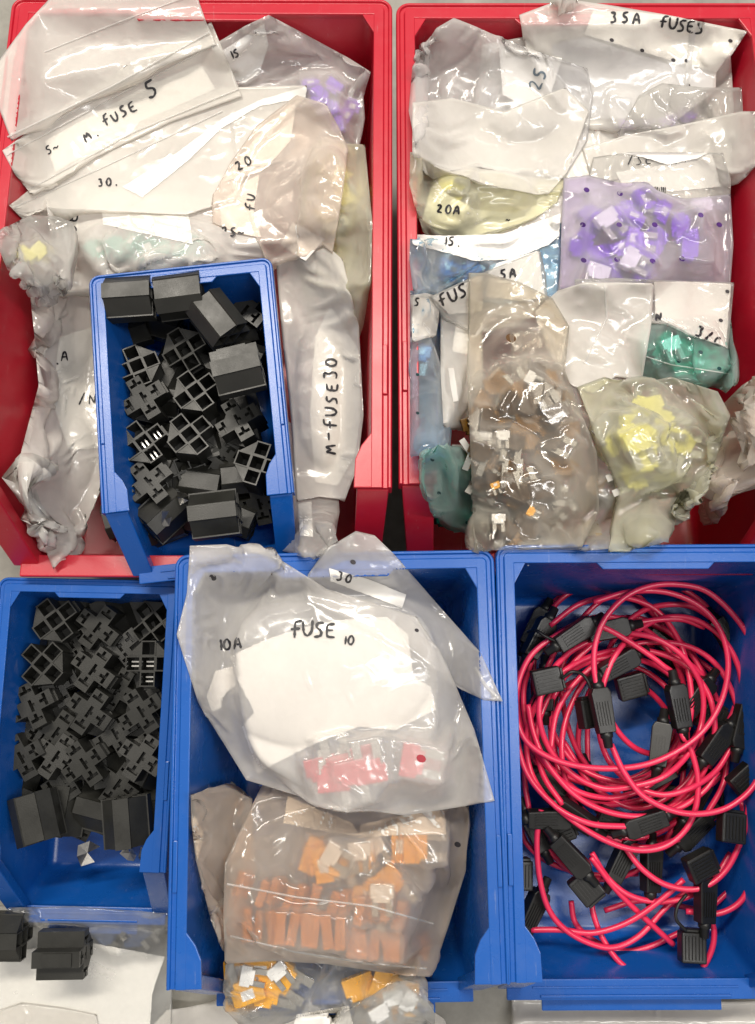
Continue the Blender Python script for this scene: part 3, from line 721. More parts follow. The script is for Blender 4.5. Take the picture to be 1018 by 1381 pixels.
# ------------------------------------------------------------------ right red bin
b = bag('fuse_bag', 'bottommost milky bag glimpsed between the others at the back of the right red bin', 'plastic bag',
        '650,60 760,40 900,60 985,70 | 985,70 990,150 985,260 | 985,260 900,280 740,275 640,270 | 640,270 640,160 650,60', F_MILK2, seed=71, slack=.07, crease=1.6, puff=.008)
sheet_on(b, 'paper_label', '690,215 790,200 | 790,200 800,262 | 800,262 700,268 | 700,268 690,215', PAPER)
b = bag('fuse_bag', 'bottommost milky bag glimpsed through the middle gap of the right red bin', 'plastic bag',
        '580,255 680,250 790,262 | 790,262 790,330 785,430 | 785,430 700,430 600,420 | 600,420 582,340 580,255', F_MILK2, seed=72, slack=.06, crease=1.5, puff=.008)
b = bag('fuse_bag', 'dull blue bag wedged at the left wall of the right red bin', 'plastic bag',
        '553,392 610,390 | 610,390 616,500 606,618 | 606,618 553,614 | 553,614 553,392', F_BLU,
        mounds=[(578, 500, 24, 90, 0, 0.006)], fuses=[('blue', 'blue blade fuse inside the dull bag at the left wall of the right red bin', 'blue fuses at the left wall', scatter(14, 576, 520, 16, 75, 3), 1.1)], seed=20)
for y in (505, 557): hole(b, 563, y, 2.4, HOLET)
b = bag('fuse_bag', 'rounded bag of teal fuses in the front left corner of the right red bin', 'plastic bag',
        '573,612 590,600 620,602 670,600 | 670,600 670,660 660,735 | 660,735 640,722 600,705 580,690 | 580,690 572,650 573,612', F_TEAL,
        mounds=[(615, 655, 42, 55, 0, 0.012)], fuses=[('teal', 'teal blade fuse in the bag at the front left corner of the right red bin', 'teal fuses in the front left bag', scatter(14, 608, 658, 28, 46, 5), 1.1)], seed=21, slack=.05)
for x, y in ((583, 620), (592, 665), (630, 705)): hole(b, x, y, 2.8, HOLET)
b = bag('fuse_bag', 'grey bag of dark fuses lying in the front middle of the right red bin', 'plastic bag',
        '690,450 780,440 850,480 | 850,480 870,600 880,735 | 880,735 800,742 700,740 | 700,740 690,600 690,450', F_THIN,
        mounds=[(800, 600, 60, 130, 0, 0.010)], fuses=[('brown', 'brown blade fuse under the long amber bag', 'brown fuses in the front middle bag', scatter(8, 800, 620, 36, 90, 6), 1.1)], seed=22, slack=.06, crease=1.6)
sheet_on(b, 'paper_label', '785,700 806,702 | 806,702 812,722 | 812,722 778,724 | 778,724 785,700', CARD)
b = bag('fuse_bag', 'frosted bag with white paper marked 35A FUSES and a row of vent holes', 'plastic bag',
        '700,20 760,-2 830,8 900,20 1008,42 | 1008,42 988,72 966,98 965,122 | 965,122 900,172 800,175 735,140 | 735,140 712,80 700,20', F_MILK2,
        mounds=[(850, 120, 110, 45, -5, 0.010)], fuses=[('purple', 'purple blade fuse faint under the bag with the 35A paper', 'purple fuses in the 35A bag', scatter(8, 870, 150, 60, 14, 5), 1.0)], slack=.014, seed=23, puff=.003, crease=.5, bridge=22, fillet=16)
sheet_on(b, 'paper_label', '800,14 850,16 905,22 1004,43 | 1004,43 985,70 966,97 | 966,97 900,80 840,62 788,46 | 788,46 800,14', PAPER)
sheet_on(b, 'paper_label', '745,60 788,50 | 788,50 900,86 962,102 960,125 | 960,125 890,160 800,160 745,125 | 745,125 745,60', plastic('grey_sheet', (0.42, 0.42, 0.46), 0.7, 0.05, 0.2), off=.0008)  # plain grey layer behind the film, below the white paper
ink(b, '35A', 822, 30, 14, -3, w=3.4, adv=1.1); ink(b, 'FUSES', 888, 38, 17, -8, w=3.2, adv=.72)
for x, y in ((825, 54), (866, 68), (908, 81), (926, 82), (985, 55), (928, 115)): hole(b, x, y, 3, HOLE)
ridge(b, 'seam', [(935, 28), (932, 60), (925, 122)], F_SEAM, 9, .0003)
b = bag('fuse_bag', 'thin pinkish bag crumpled behind the purple one, at the right', 'plastic bag',
        '832,182 862,128 892,112 950,118 1000,118 | 1000,118 1002,150 998,190 | 998,190 920,200 850,205 | 850,205 832,182', F_THIN,
        mounds=[(940, 150, 50, 30, 0, 0.010)], slack=.08, seed=24, crease=2)
b = bag('fuse_bag', 'white banded bag reaching over the right rim of the right red bin', 'plastic bag',
        '785,200 845,182 920,168 1000,150 1040,150 | 1040,150 1040,200 1005,240 | 1005,240 940,215 870,232 800,250 | 800,250 785,200', F_MILK2, slack=.03, seed=25, puff=.004, bridge=16, fillet=12)
b = bag('fuse_bag', 'torn paper bag with a barcode and scribbles, behind the purple bag', 'plastic bag',
        '800,212 850,205 975,206 | 975,206 985,240 985,285 | 985,285 900,290 800,285 | 800,285 790,250 800,212', F_THIN, slack=.05, seed=26, crease=1.5)
sheet_on(b, 'paper_label', '830,232 880,225 960,207 | 960,207 965,225 972,252 | 972,252 910,258 862,260 | 862,260 840,252 830,232', PAPER)
sheet_on(b, 'paper_label', '838,206 880,206 955,206 | 955,206 940,214 | 940,214 900,222 870,213 | 870,213 838,206', PAPER, off=-.0004)
for k in range(13):
    x = 864 + k * 2.7
    sheet_on(b, 'barcode_line', f'{x},252 {x+(1.9 if k%3 else 1.0)},252 | {x+(1.9 if k%3 else 1.0)},252 {x+1.2},261 | {x+1.2},261 {x},261 | {x},261 {x},252', INK, off=-.0001)
ink(b, '/SE', 845, 222, 13, 0, w=2); ink(b, 'M~', 905, 223, 11, 5, w=2, mat=INK); ink(b, '~', 926, 222, 12, 25, w=2)
b = bag('fuse_bag', 'bag of clear blue fuses under folded paper marked 15, by the left rim', 'plastic bag',
        '553,322 600,330 680,330 757,300 | 757,300 756,350 752,400 | 752,400 680,410 600,400 557,392 | 557,392 552,350 553,322', F_BLU,
        mounds=[(600, 360, 50, 32, 0, 0.012)], fuses=[('blue', 'clear blue blade fuse in the bag under the paper marked 15', 'blue fuses under the paper marked 15', scatter(16, 606, 362, 34, 18, 1), 1.0)], seed=27, slack=.06, crease=1.6)
sheet_on(b, 'paper_label', '556,316 600,318 680,315 756,288 | 756,288 754,318 740,330 | 740,330 690,350 640,352 | 640,352 600,340 556,330 556,316', PAPER, off=-.0006)
ink(b, '15.', 598, 330, 12, -6, w=2.8, off=-.0009)
b = bag('fuse_bag', 'cream cloudy bag with a crescent of paper marked 20A, at the left rim', 'plastic bag',
        '553,205 580,215 650,222 740,225 | 740,225 765,240 752,272 | 752,272 720,296 690,308 640,324 598,320 | 598,320 565,295 552,250 553,205', F_YEL,
        mounds=[(640, 265, 85, 42, -5, 0.018)], fuses=[('yellow', 'pale yellow blade fuse faint under the paper marked 20A', 'yellow fuses under the paper marked 20A', scatter(8, 600, 268, 36, 22, 11), 1.0)], slack=.04, seed=28, puff=.008)
sheet_on(b, 'paper_label', '585,240 600,260 640,282 690,288 742,270 | 742,270 738,285 | 738,285 700,302 640,318 590,316 | 590,316 568,300 585,240', PAPER)
ink(b, '20A', 588, 286, 12, -8, w=3); ink(b, '~', 682, 300, 9, 0, w=2)
b = bag('fuse_bag', 'big grey crumpled bag with a faint 25, back left of right red bin', 'plastic bag',
        '556,90 588,38 612,24 640,35 660,44 720,68 792,92 | 792,92 800,130 792,190 760,242 | 760,242 700,235 640,225 600,232 562,205 | 562,205 551,150 556,90', F_GREY,
        mounds=[(620, 110, 60, 70, 20, 0.014), (700, 150, 70, 60, 0, 0.014)], slack=.09, seed=29, puff=.012, crease=2.0)
sheet_on(b, 'paper_label', '672,60 758,78 | 758,78 745,118 738,148 | 738,148 705,142 678,128 | 678,128 672,60', PAPER, off=.0011)
ink(b, '25', 728, 124, 17, 68, w=3, mat=INKG, off=.0005)
b = bag('fuse_bag', 'soft pinkish white bag spread over the middle of the right red bin', 'plastic bag',
        '556,138 610,132 680,150 762,118 | 762,118 795,150 780,190 765,232 | 765,232 740,262 720,262 660,250 | 660,250 600,228 556,210 556,138', F_MILK2, slack=.05, seed=30, puff=.006, crease=1.5, bridge=16, fillet=12)
b = bag('fuse_bag', 'frosted bag of bright purple fuses with a grid of vent holes', 'plastic bag',
        '760,240 792,236 850,250 925,268 985,262 | 985,262 989,330 984,395 | 984,395 870,388 755,388 | 755,388 757,310 760,240', F_PURP,
        mounds=[(870, 320, 100, 62, 0, 0.014)], fuses=[('purple', 'bright purple blade fuse inside the bag with the grid of vent holes', 'purple fuses in the vented bag', scatter(28, 868, 322, 92, 54, 12), 1.15),
        ('white', 'clear white blade fuse inside the bag with the grid of vent holes', 'clear fuses in the vented bag', [(818, 296, 35, 0), (806, 368, -20, 0), (850, 350, 60, 0), (946, 280, 20, 0)], 1.1)], slack=.03, seed=31, puff=.005)
for x, y in ((791, 256), (836, 261), (786, 303), (835, 303), (787, 351), (832, 350), (880, 352), (920, 349), (883, 303), (945, 290), (970, 303)): hole(b, x, y, 4.0, HOLEP)
b = bag('fuse_bag', 'bag of green fuses under white paper at the right wall', 'plastic bag',
        '868,420 920,430 986,432 | 986,432 990,475 991,521 | 991,521 930,513 865,511 | 865,511 862,460 868,420', F_TEAL,
        mounds=[(925, 480, 56, 32, 0, 0.010)], fuses=[('teal', 'green blade fuse in the clear bag below the white paper at the right', 'green fuses below the white paper', scatter(13, 925, 478, 48, 24, 15), 1.2), ('white', 'clear white fuse among the green fuses at the right', None, [(905, 465, 20, 0)], .9)], seed=32, slack=.05, crease=1.5)
for x, y in ((915, 487), (945, 475), (970, 497)): hole(b, x, y, 3, HOLET)
ridge(b, 'seam', [(868, 480), (905, 492), (988, 505)], F_SEAM, 2)
b = bag('fuse_bag', 'fuse bag topped by blank white paper, hanging over the green fuses', 'plastic bag',
        '775,377 830,375 900,378 990,381 | 990,381 986,425 982,470 | 982,470 930,452 880,430 | 880,430 820,420 775,415 775,377', F_THIN, slack=.02, seed=33, puff=.003, bridge=14, fillet=10)
sheet_on(b, 'paper_label', '882,380 930,380 986,383 | 986,383 983,420 979,468 | 979,468 930,450 884,428 | 884,428 882,380', PAPER)
ink(b, '3/C', 936, 452, 14, -24, w=3.4); ink(b, 'N', 884, 432, 11, 0, w=3.2)
hole(b, 981, 393, 3, HOLE); hole(b, 972, 432, 3, HOLE)
b = bag('fuse_bag', 'narrow frosted bag with two paper slips, between the left rim and the amber bag', 'plastic bag',
        '594,424 615,418 650,420 | 650,420 652,500 650,574 | 650,574 598,576 | 598,576 594,500 594,424', F_MILK2, slack=.02, seed=34)
sheet_on(b, 'paper_slip', '604,497 612,496 | 612,496 618,540 | 618,540 611,542 | 611,542 604,497', PAPER, off=-.0004)
sheet_on(b, 'paper_slip', '616,425 632,424 | 632,424 632,478 | 632,478 610,474 | 610,474 616,425', PAPER)
b = bag('fuse_bag', 'white slip bag at the left rim below the clear blue fuses', 'plastic bag',
        '553,398 575,395 592,400 | 592,400 592,430 588,452 | 588,452 556,462 | 556,462 553,398', F_MILK2, slack=.03, seed=35)
sheet_on(b, 'paper_label', '556,400 588,404 | 588,404 580,452 | 580,452 556,455 | 556,455 556,400', PAPER); ink(b, 'S', 558, 412, 11, 0, w=2.6)
b = bag('fuse_bag', 'upright white paper bag lettered FUSE and 5A, in the middle left', 'plastic bag',
        '580,400 640,372 728,337 | 728,337 736,370 738,402 | 738,402 700,440 640,450 | 640,450 600,428 580,400', F_THIN, slack=.03, seed=36)
sheet_on(b, 'paper_label', '660,358 726,338 | 726,338 735,402 | 735,402 700,406 655,400 | 655,400 660,358', PAPER)
sheet_on(b, 'paper_label', '584,402 650,370 | 650,370 650,420 | 650,420 606,424 | 606,424 584,402', PAPER)
ink(b, 'FUS', 594, 414, 18, 22, w=3.4, adv=.8); ink(b, '5A', 674, 376, 14, 4, w=3.6)
b = bag('fuse_bag', 'smooth clear bag folded over the middle, left of the green fuses', 'plastic bag',
        '752,392 790,380 882,382 | 882,382 878,440 866,512 | 866,512 830,508 800,532 770,520 | 770,520 735,470 720,420 752,392', F_MILK2, slack=.05, seed=37, puff=.006, crease=1.4, bridge=14, fillet=10,
        mounds=[(810, 450, 55, 50, 0, 0.010)])
ridge(b, 'seam', [(815, 385), (818, 430), (788, 490)], F_SEAM, 3)
b = bag('fuse_bag', 'white twisted bag at the right wall near the front of the right red bin', 'plastic bag',
        '945,560 975,545 1000,520 1040,495 | 1040,495 1045,560 1030,590 | 1030,590 1000,640 968,706 | 968,706 950,680 938,650 945,560', F_WARM,
        mounds=[(985, 590, 45, 60, 30, 0.014)], slack=.10, seed=38, puff=.010, crease=2.4)
b = bag('fuse_bag', 'knotted clear bag of yellow fuses at the front right of the right red bin', 'plastic bag',
        '778,522 815,508 850,520 905,508 968,528 | 968,528 985,560 965,620 955,660 | 955,660 900,718 870,738 820,745 | 820,745 838,660 810,600 778,522', F_YEL2,
        mounds=[(880, 600, 75, 75, 20, 0.024), (860, 690, 45, 35, 0, 0.008)], fuses=[('yellow', 'bright yellow blade fuse inside the knotted clear bag', 'yellow fuses in the knotted clear bag', scatter(20, 880, 600, 52, 55, 16), 1.25)], slack=.10, seed=39, puff=.010, crease=2.6)
b = bag('fuse_bag', 'long clear bag of amber brown fuses in rows, with one round vent hole', 'plastic bag',
        '632,368 655,368 700,380 745,402 | 745,402 768,440 762,500 785,560 805,610 808,690 785,738 | 785,738 700,742 640,742 | 640,742 634,600 630,500 632,368', F_AMBER,
        mounds=[(700, 580, 78, 160, -4, 0.020)], fuses=[('brown', 'amber brown blade fuse inside the long clear bag', 'amber brown fuses in the long bag', scatter(56, 702, 605, 66, 128, 17), 1.15), ('cola', 'dark brown blade fuse inside the long clear bag', 'dark brown fuses in the long bag', scatter(34, 702, 610, 64, 120, 41), 1.1),
        ('white', 'clear white blade fuse inside the long clear bag', 'clear fuses in the long bag', [(654, 588, 0, 0), (678, 588, 0, 0), (652, 700, 5, 0), (672, 700, 0, 0), (715, 510, 60, 0), (745, 700, 20, 0)], .62),
        ('amber', 'orange tinted blade fuse inside the long clear bag', 'orange tinted fuses in the long bag', [(668, 655, 20, 0), (716, 690, 60, 0)], .45)], slack=.05, seed=40, puff=.008, crease=1.8)
hole(b, 689, 456, 7, HOLEA)

# ------------------------------------------------------------------ middle blue bin
b = bag('fuse_bag', 'clear bag slumped down the left wall of the middle blue bin', 'plastic bag',
        '257,1072 300,1058 340,1078 | 340,1078 345,1180 335,1300 | 335,1300 300,1282 284,1240 | 284,1240 264,1160 258,1110 257,1072', F_CARA,
        mounds=[(305, 1150, 30, 80, 0, 0.012)], fuses=[('brown', 'brown blade fuse in the slumped bag by the left wall of the middle bin', 'brown fuses by the left wall of the middle bin', scatter(7, 315, 1120, 14, 50, 4), 1.0)], slack=.07, seed=50, crease=1.8)
sheet_on(b, 'paper_label', '258,1108 262,1100 | 262,1100 275,1125 | 275,1125 266,1160 | 266,1160 258,1108', PAPER)
b = bag('fuse_bag', 'clear bag at the bottom edge, below the orange fuses', 'plastic bag',
        '225,1362 320,1350 400,1345 560,1350 | 560,1350 600,1375 610,1410 | 610,1410 400,1420 180,1410 | 180,1410 225,1362', F_MILK2, slack=.05, seed=51, lift=.004)
sheet_on(b, 'paper_label', '365,1362 420,1350 | 420,1350 430,1395 | 430,1395 360,1395 | 360,1395 365,1362', PAPER)
AMB = [(324, 1310, 5, 0), (345, 1322, 95, 10), (362, 1334, 80, 0), (334, 1336, 200, 0), (380, 1318, 60, 0), (326, 1346, 180, 0), (352, 1306, 0, 20),
       (500, 1338, 20, 0), (518, 1322, 70, 0), (540, 1335, -20, 0), (530, 1350, 190, 0), (548, 1345, 262, 0), (505, 1362, 60, 0), (540, 1372, 180, 0), (485, 1330, 20, 0)]
WHT = [(334, 1316, 80, 0), (374, 1310, 40, 0), (530, 1345, 10, 0), (552, 1350, 60, 0), (512, 1366, 30, 0), (558, 1374, 70, 0)]
b = bag('fuse_bag', 'clear bag of orange fuses spilling over the front of the middle blue bin', 'plastic bag',
        '308,1275 400,1270 560,1296 | 560,1296 577,1325 578,1405 | 578,1405 520,1400 480,1372 400,1366 310,1360 | 310,1360 300,1335 308,1275', F_CLEAR,
        mounds=[(350, 1325, 40, 38, 0, 0.010), (530, 1345, 42, 36, 0, 0.012)], fuses=[('amber', 'orange blade fuse in the bag spilling over the front of the middle bin', 'orange fuses at the bottom of the picture', AMB, 1.5),
        ('white', 'clear fuse among the orange ones at the front of the middle bin', 'clear fuses among the orange ones', WHT, .9)], slack=.06, seed=52, crease=2)
sheet_on(b, 'paper_label', '400,1368 470,1356 | 470,1356 480,1400 | 480,1400 390,1405 | 390,1405 400,1368', PAPER)
b = bag('fuse_bag', 'warm tinted bag of amber fuses folded across the middle blue bin', 'plastic bag',
        '358,1050 450,1070 560,1082 632,1088 | 632,1088 628,1175 606,1245 582,1318 | 582,1318 520,1312 440,1300 370,1296 303,1300 | 303,1300 301,1230 303,1165 335,1095 358,1050', F_CARA,
        mounds=[(460, 1190, 140, 90, -6, 0.016), (440, 1232, 130, 22, -6, 0.010)], fuses=[
        ('amber', 'amber blade fuse glowing through the warm tinted bag', 'amber fuses in the warm tinted bag', [(543, 1140, 90, 0), (560, 1140, 88, 0), (425, 1155, 70, 0), (440, 1165, 100, 0), (480, 1160, 20, 0), (520, 1190, 40, 0), (500, 1210, 0, 0)], 1.5),
        ('orange', 'deep orange fuse, {n} from left in the long row across the warm bag', 'deep orange fuses in a row', [(316 + k * 15.6 + (k * 37 % 7), 1238 + k * 2.4 + (k * 53 % 9) - 4, 78 + (k * 37 % 23), 62 + k * 29 % 30) for k in range(17)], 1.35),
        ('orange', 'orange fuse, {n} from left in the short row above the long one', 'deep orange fuses under the fold', [(330 + k * 19 + (k * 31 % 11), 1200 + k * 2.6 + (k * 47 % 13) - 6, 70 + (k * 41 % 40), 50 + k * 23 % 40) for k in range(12)], 1.15),
        ('white', 'clear fuse inside the warm tinted bag', 'clear fuses in the warm tinted bag', [(447, 1152, 60, 0), (484, 1148, 0, 0), (503, 1142, 30, 0), (515, 1205, 0, 0)], 1.0)], slack=.05, seed=53, puff=.006, crease=1.5)
sheet_on(b, 'paper_strip', '388,1073 430,1092 475,1110 | 475,1110 486,1128 | 486,1128 440,1122 382,1110 | 382,1110 388,1073', PAPER, off=.0002)
sheet_on(b, 'paper_strip', '486,1112 540,1100 600,1092 | 600,1092 601,1125 | 601,1125 540,1126 484,1130 | 484,1130 486,1112', PAPER, off=.0002)
ridge(b, 'seam', [(306, 1192), (400, 1210), (500, 1222), (585, 1246)], F_SEAM, 3); ridge(b, 'seam', [(310, 1262), (400, 1284), (500, 1300), (575, 1306)], F_SEAM, 3)
hole(b, 617, 1139, 4.5, HOLE)
b = bag('fuse_bag', 'pale limp bag hanging over the right rim of the middle blue bin, marked 3A', 'plastic bag',
        '415,775 440,740 480,716 505,722 532,748 | 532,748 590,815 648,880 678,946 | 678,946 652,944 622,930 596,912 | 596,912 560,880 480,840 415,810 415,775', F_GREY, slack=.03, seed=54, puff=.004, lift=.002, bridge=16, fillet=14)
sheet_on(b, 'paper_label', '443,766 500,782 548,802 | 548,802 542,820 | 542,820 500,804 446,784 | 446,784 443,766', PAPER, off=-.0004)
ink(b, '30', 452, 782, 13, -18, w=2.8, off=-.0008); ridge(b, 'seam', [(640, 900), (655, 925), (672, 942)], F_SEAM, 5)
hole(b, 476, 758, 4, HOLE)
PK = [(434, 1036, 15, 0), (458, 1034, 195, 0), (486, 1022, 15, 0), (450, 1052, 185, 10), (474, 1042, 12, 0), (499, 1040, 190, 0), (556, 1026, 80, 0), (580, 1032, 268, 0), (598, 1034, 88, 0), (578, 1042, 95, 0)]
b = bag('fuse_bag', 'large frosted bag of pink fuses with torn white paper, lettered 10A FUSE 10', 'plastic bag',
        '256,736 306,734 380,756 440,794 500,812 562,832 | 562,832 600,890 640,985 667,1080 | 667,1080 610,1090 545,1100 430,1082 332,1052 | 332,1052 300,1000 268,950 238,856 252,800 256,736', F_COOL,
        mounds=[(430, 900, 150, 100, 0, 0.012), (470, 1060, 60, 32, 8, 0.012), (578, 1036, 45, 30, 0, 0.010)],
        fuses=[('pink', 'pink blade fuse at the lower edge of the large frosted bag', 'pink fuses in the large frosted bag', PK, 1.42)], slack=.04, seed=55, puff=.006, crease=1.5, bridge=16, fillet=16)
sheet_on(b, 'paper_label', '310,885 360,862 409,846 456,836 522,832 | 522,832 550,856 557,912 581,926 588,957 | 588,957 533,985 484,980 427,1002 366,1032 347,1044 | 347,1044 334,1005 326,980 343,960 322,920 310,885', PAPER, off=.0006)
sheet_on(b, 'paper_label', '290,905 314,898 | 314,898 318,925 300,932 | 300,932 298,955 286,960 | 286,960 278,940 290,905', PAPER, off=.0006)
ink(b, '10A', 294, 877, 17, 3, w=3.6, adv=.85); ink(b, 'FUSE', 391, 859, 21, 0, w=3.8, adv=.75); ink(b, '10', 462, 868, 13, -8, w=3.2)
hole(b, 287, 779, 5, HOLE); hole(b, 568, 1023, 6.5, HOLER); hole(b, 562, 850, 3, HOLE)
b = None

# ------------------------------------------------------------------ under the small blue bin, bottom left
b = bag('paper_bag', 'flat bag with a sheet of white paper, below the left blue bin', 'plastic bag',
        '-30,1225 100,1222 232,1232 | 232,1232 232,1330 232,1420 | 232,1420 100,1425 -30,1425 | -30,1425 -30,1225', F_CLEAR, slack=.02, seed=60, puff=.004,
        mounds=[(160, 1262, 60, 22, 0, 0.005)], fuses=[('navy', 'dark fuse in the flat bag below the left blue bin', 'dark fuses below the left bin', scatter(8, 165, 1258, 45, 14, 19), 1.0)])
sheet_on(b, 'paper_sheet', '-28,1285 60,1278 125,1272 222,1290 | 222,1290 205,1340 200,1420 | 200,1420 100,1420 -28,1415 | -28,1415 -28,1285', PAPER, off=.0006)
b = bag('fuse_bag', 'crumpled frosted bag crossing the bottom left edge', 'plastic bag',
        '-30,1372 30,1352 80,1358 130,1368 | 130,1368 140,1420 | 140,1420 -30,1430 | -30,1430 -30,1372', F_MILK2, slack=.06, seed=61, puff=.004)
b = bag('fuse_bag', 'flat frosted bag on the worktop in front of the right blue bin', 'plastic bag',
        '690,1345 800,1350 900,1352 1040,1350 | 1040,1350 1045,1420 | 1045,1420 690,1420 | 690,1420 690,1345', F_MILK2, slack=.03, seed=62, puff=.003)

# ------------------------------------------------------------------ relay sockets
def voxels(xs, ys, zs, solid):
    """faces between solid and empty cells of an uneven grid"""
    bm = bmesh.new(); vm = {}
    def v(i, j, k):
        if (i, j, k) not in vm: vm[(i, j, k)] = bm.verts.new((xs[i], ys[j], zs[k]))
        return vm[(i, j, k)]
    nx, ny, nz = len(xs) - 1, len(ys) - 1, len(zs) - 1
    def s(i, j, k): return 0 <= i < nx and 0 <= j < ny and 0 <= k < nz and solid(i, j, k)
    for i in range(nx):
        for j in range(ny):
            for k in range(nz):
                if not s(i, j, k): continue
                for d, q in (((1, 0, 0), [(1, 0, 0), (1, 1, 0), (1, 1, 1), (1, 0, 1)]), ((-1, 0, 0), [(0, 0, 0), (0, 0, 1), (0, 1, 1), (0, 1, 0)]),
                             ((0, 1, 0), [(0, 1, 0), (0, 1, 1), (1, 1, 1), (1, 1, 0)]), ((0, -1, 0), [(0, 0, 0), (1, 0, 0), (1, 0, 1), (0, 0, 1)]),
                             ((0, 0, 1), [(0, 0, 1), (1, 0, 1), (1, 1, 1), (0, 1, 1)]), ((0, 0, -1), [(0, 0, 0), (0, 1, 0), (1, 1, 0), (1, 0, 0)])):
                    if not s(i + d[0], j + d[1], k + d[2]): bm.faces.new([v(i + a, j + b, k + c) for a, b, c in q])
    bmesh.ops.dissolve_limit(bm, angle_limit=0.01, verts=bm.verts, edges=bm.edges)
    return bm
cell, wl = 8.4, 0.75
cuts = []
for c in range(3):
    o = (c - 1.5) * cell
    cuts += [o, o + wl, o + 2.1, o + 3.3, o + 5.1, o + 6.3, o + cell - wl]
cuts.append(1.5 * cell)
def sub(i): return min(i // 7, 2), i % 7
zc = [0, 5, 12, 26]
def solid_socket(i, j, k):
    ci, a = sub(i); cj, b = sub(j)
    if (ci != 1) and (cj != 1): return False
    edge_ = a in (0, 6) or b in (0, 6)
    if k == 2:    # square wells, open at the top
        return edge_
    if k == 1: return True
    # k == 0: T slots, open at the bottom, turned cell by cell
    if edge_: return True
    r = (ci * 2 + cj) % 2
    p, q = (a, b) if r == 0 else (b, a)
    bar = (q in (3,)) and 1 <= p <= 5
    stem = (p == 3) and q in (1, 2, 3)
    return not (bar or stem) if (ci, cj) != (1, 1) else not ((q == 3 and 1 <= p <= 5) or (p == 3 and q in (3, 4)))
bmS = voxels([c * .001 for c in cuts], [c * .001 for c in cuts], [z * .001 for z in zc], solid_socket)
# remove coincident plate between hollow and slots: the block is closed in the middle
SOCK = bm_mesh(bmS, BLACK)
bm = bmesh.new(); h = 1.5 * cell * .001; q = 0.5 * cell * .001
prism(bm, [(-q - .0001, q + .0001), (-h + .0008, q + .0001), (-q - .0001, h - .0008)][::-1], 0.0125, 0.0256)
GUS_A = bm_mesh(bm, BLACK)
bm = bmesh.new(); prism(bm, [(-q - .0001, -q - .0001), (-h + .0008, -q - .0001), (-q - .0001, -h + .0008)], 0.0125, 0.0256)
GUS_B = bm_mesh(bm, BLACK)
bm = bmesh.new(); prism(bm, [(-q - .0001, q + .0001), (-h + .0008, q + .0001), (-q - .0001, h - .0008)][::-1], 0.0005, 0.0256); GUL_A = bm_mesh(bm, BLACK)
bm = bmesh.new(); prism(bm, [(-q - .0001, -q - .0001), (-h + .0008, -q - .0001), (-q - .0001, -h + .0008)], 0.0005, 0.0256); GUL_B = bm_mesh(bm, BLACK)
bm = bmesh.new()
for sx in (-1, 1): box(bm, sx * .0012 - .0004, sx * .0012 + .0004, -.0022, .0022, 0.0125, 0.021)
TERM = bm_mesh(bm, METAL)
bm = bmesh.new(); box(bm, -.0006, .0006, -.0035, .0035, .004, .020)
RIB = bm_mesh(bm, BLACK)
def socket(px, py, z, kind, r, label, group=None, sc=1.0, term=False, tilt=(0, 0)):
    """kind: S wells up, T slots up, X axis along the picture's width turned by r, with face roll in tilt[0]"""
    R = Matrix.Rotation
    rr = math.radians
    if kind == 'S': O = R(rr(r), 4, 'Z') @ R(rr(tilt[0]), 4, 'X') @ R(rr(tilt[1]), 4, 'Y') @ Matrix.Translation((0, 0, -.026))
    elif kind == 'T': O = R(rr(r), 4, 'Z') @ R(rr(180 + tilt[0]), 4, 'X') @ R(rr(tilt[1]), 4, 'Y')
    else: O = R(rr(r), 4, 'Z') @ R(rr(90), 4, 'Y') @ R(rr(tilt[0]), 4, 'Z') @ R(rr(tilt[1]), 4, 'X') @ Matrix.Translation((0, 0, -.013))
    M = Matrix.Translation(Vector(W(px, py, z))) @ O @ Matrix.Scale(sc, 4)
    e = empty('relay_socket', M); tag(e, label, 'socket', group)
    link('housing', SOCK, e); link('gusset', GUS_A if kind == 'T' else GUL_A, e); link('gusset', GUS_B if kind == 'T' else GUL_B, e)
    if term:
        for dx, dy in ((0, 0), (0, -.0084), (.0084, 0)):
            t = link('terminal', TERM, e); t.location = (dx, dy, 0)
    o = link('key_rib', RIB, e); o.location = (.0131, 0, 0)
    return e
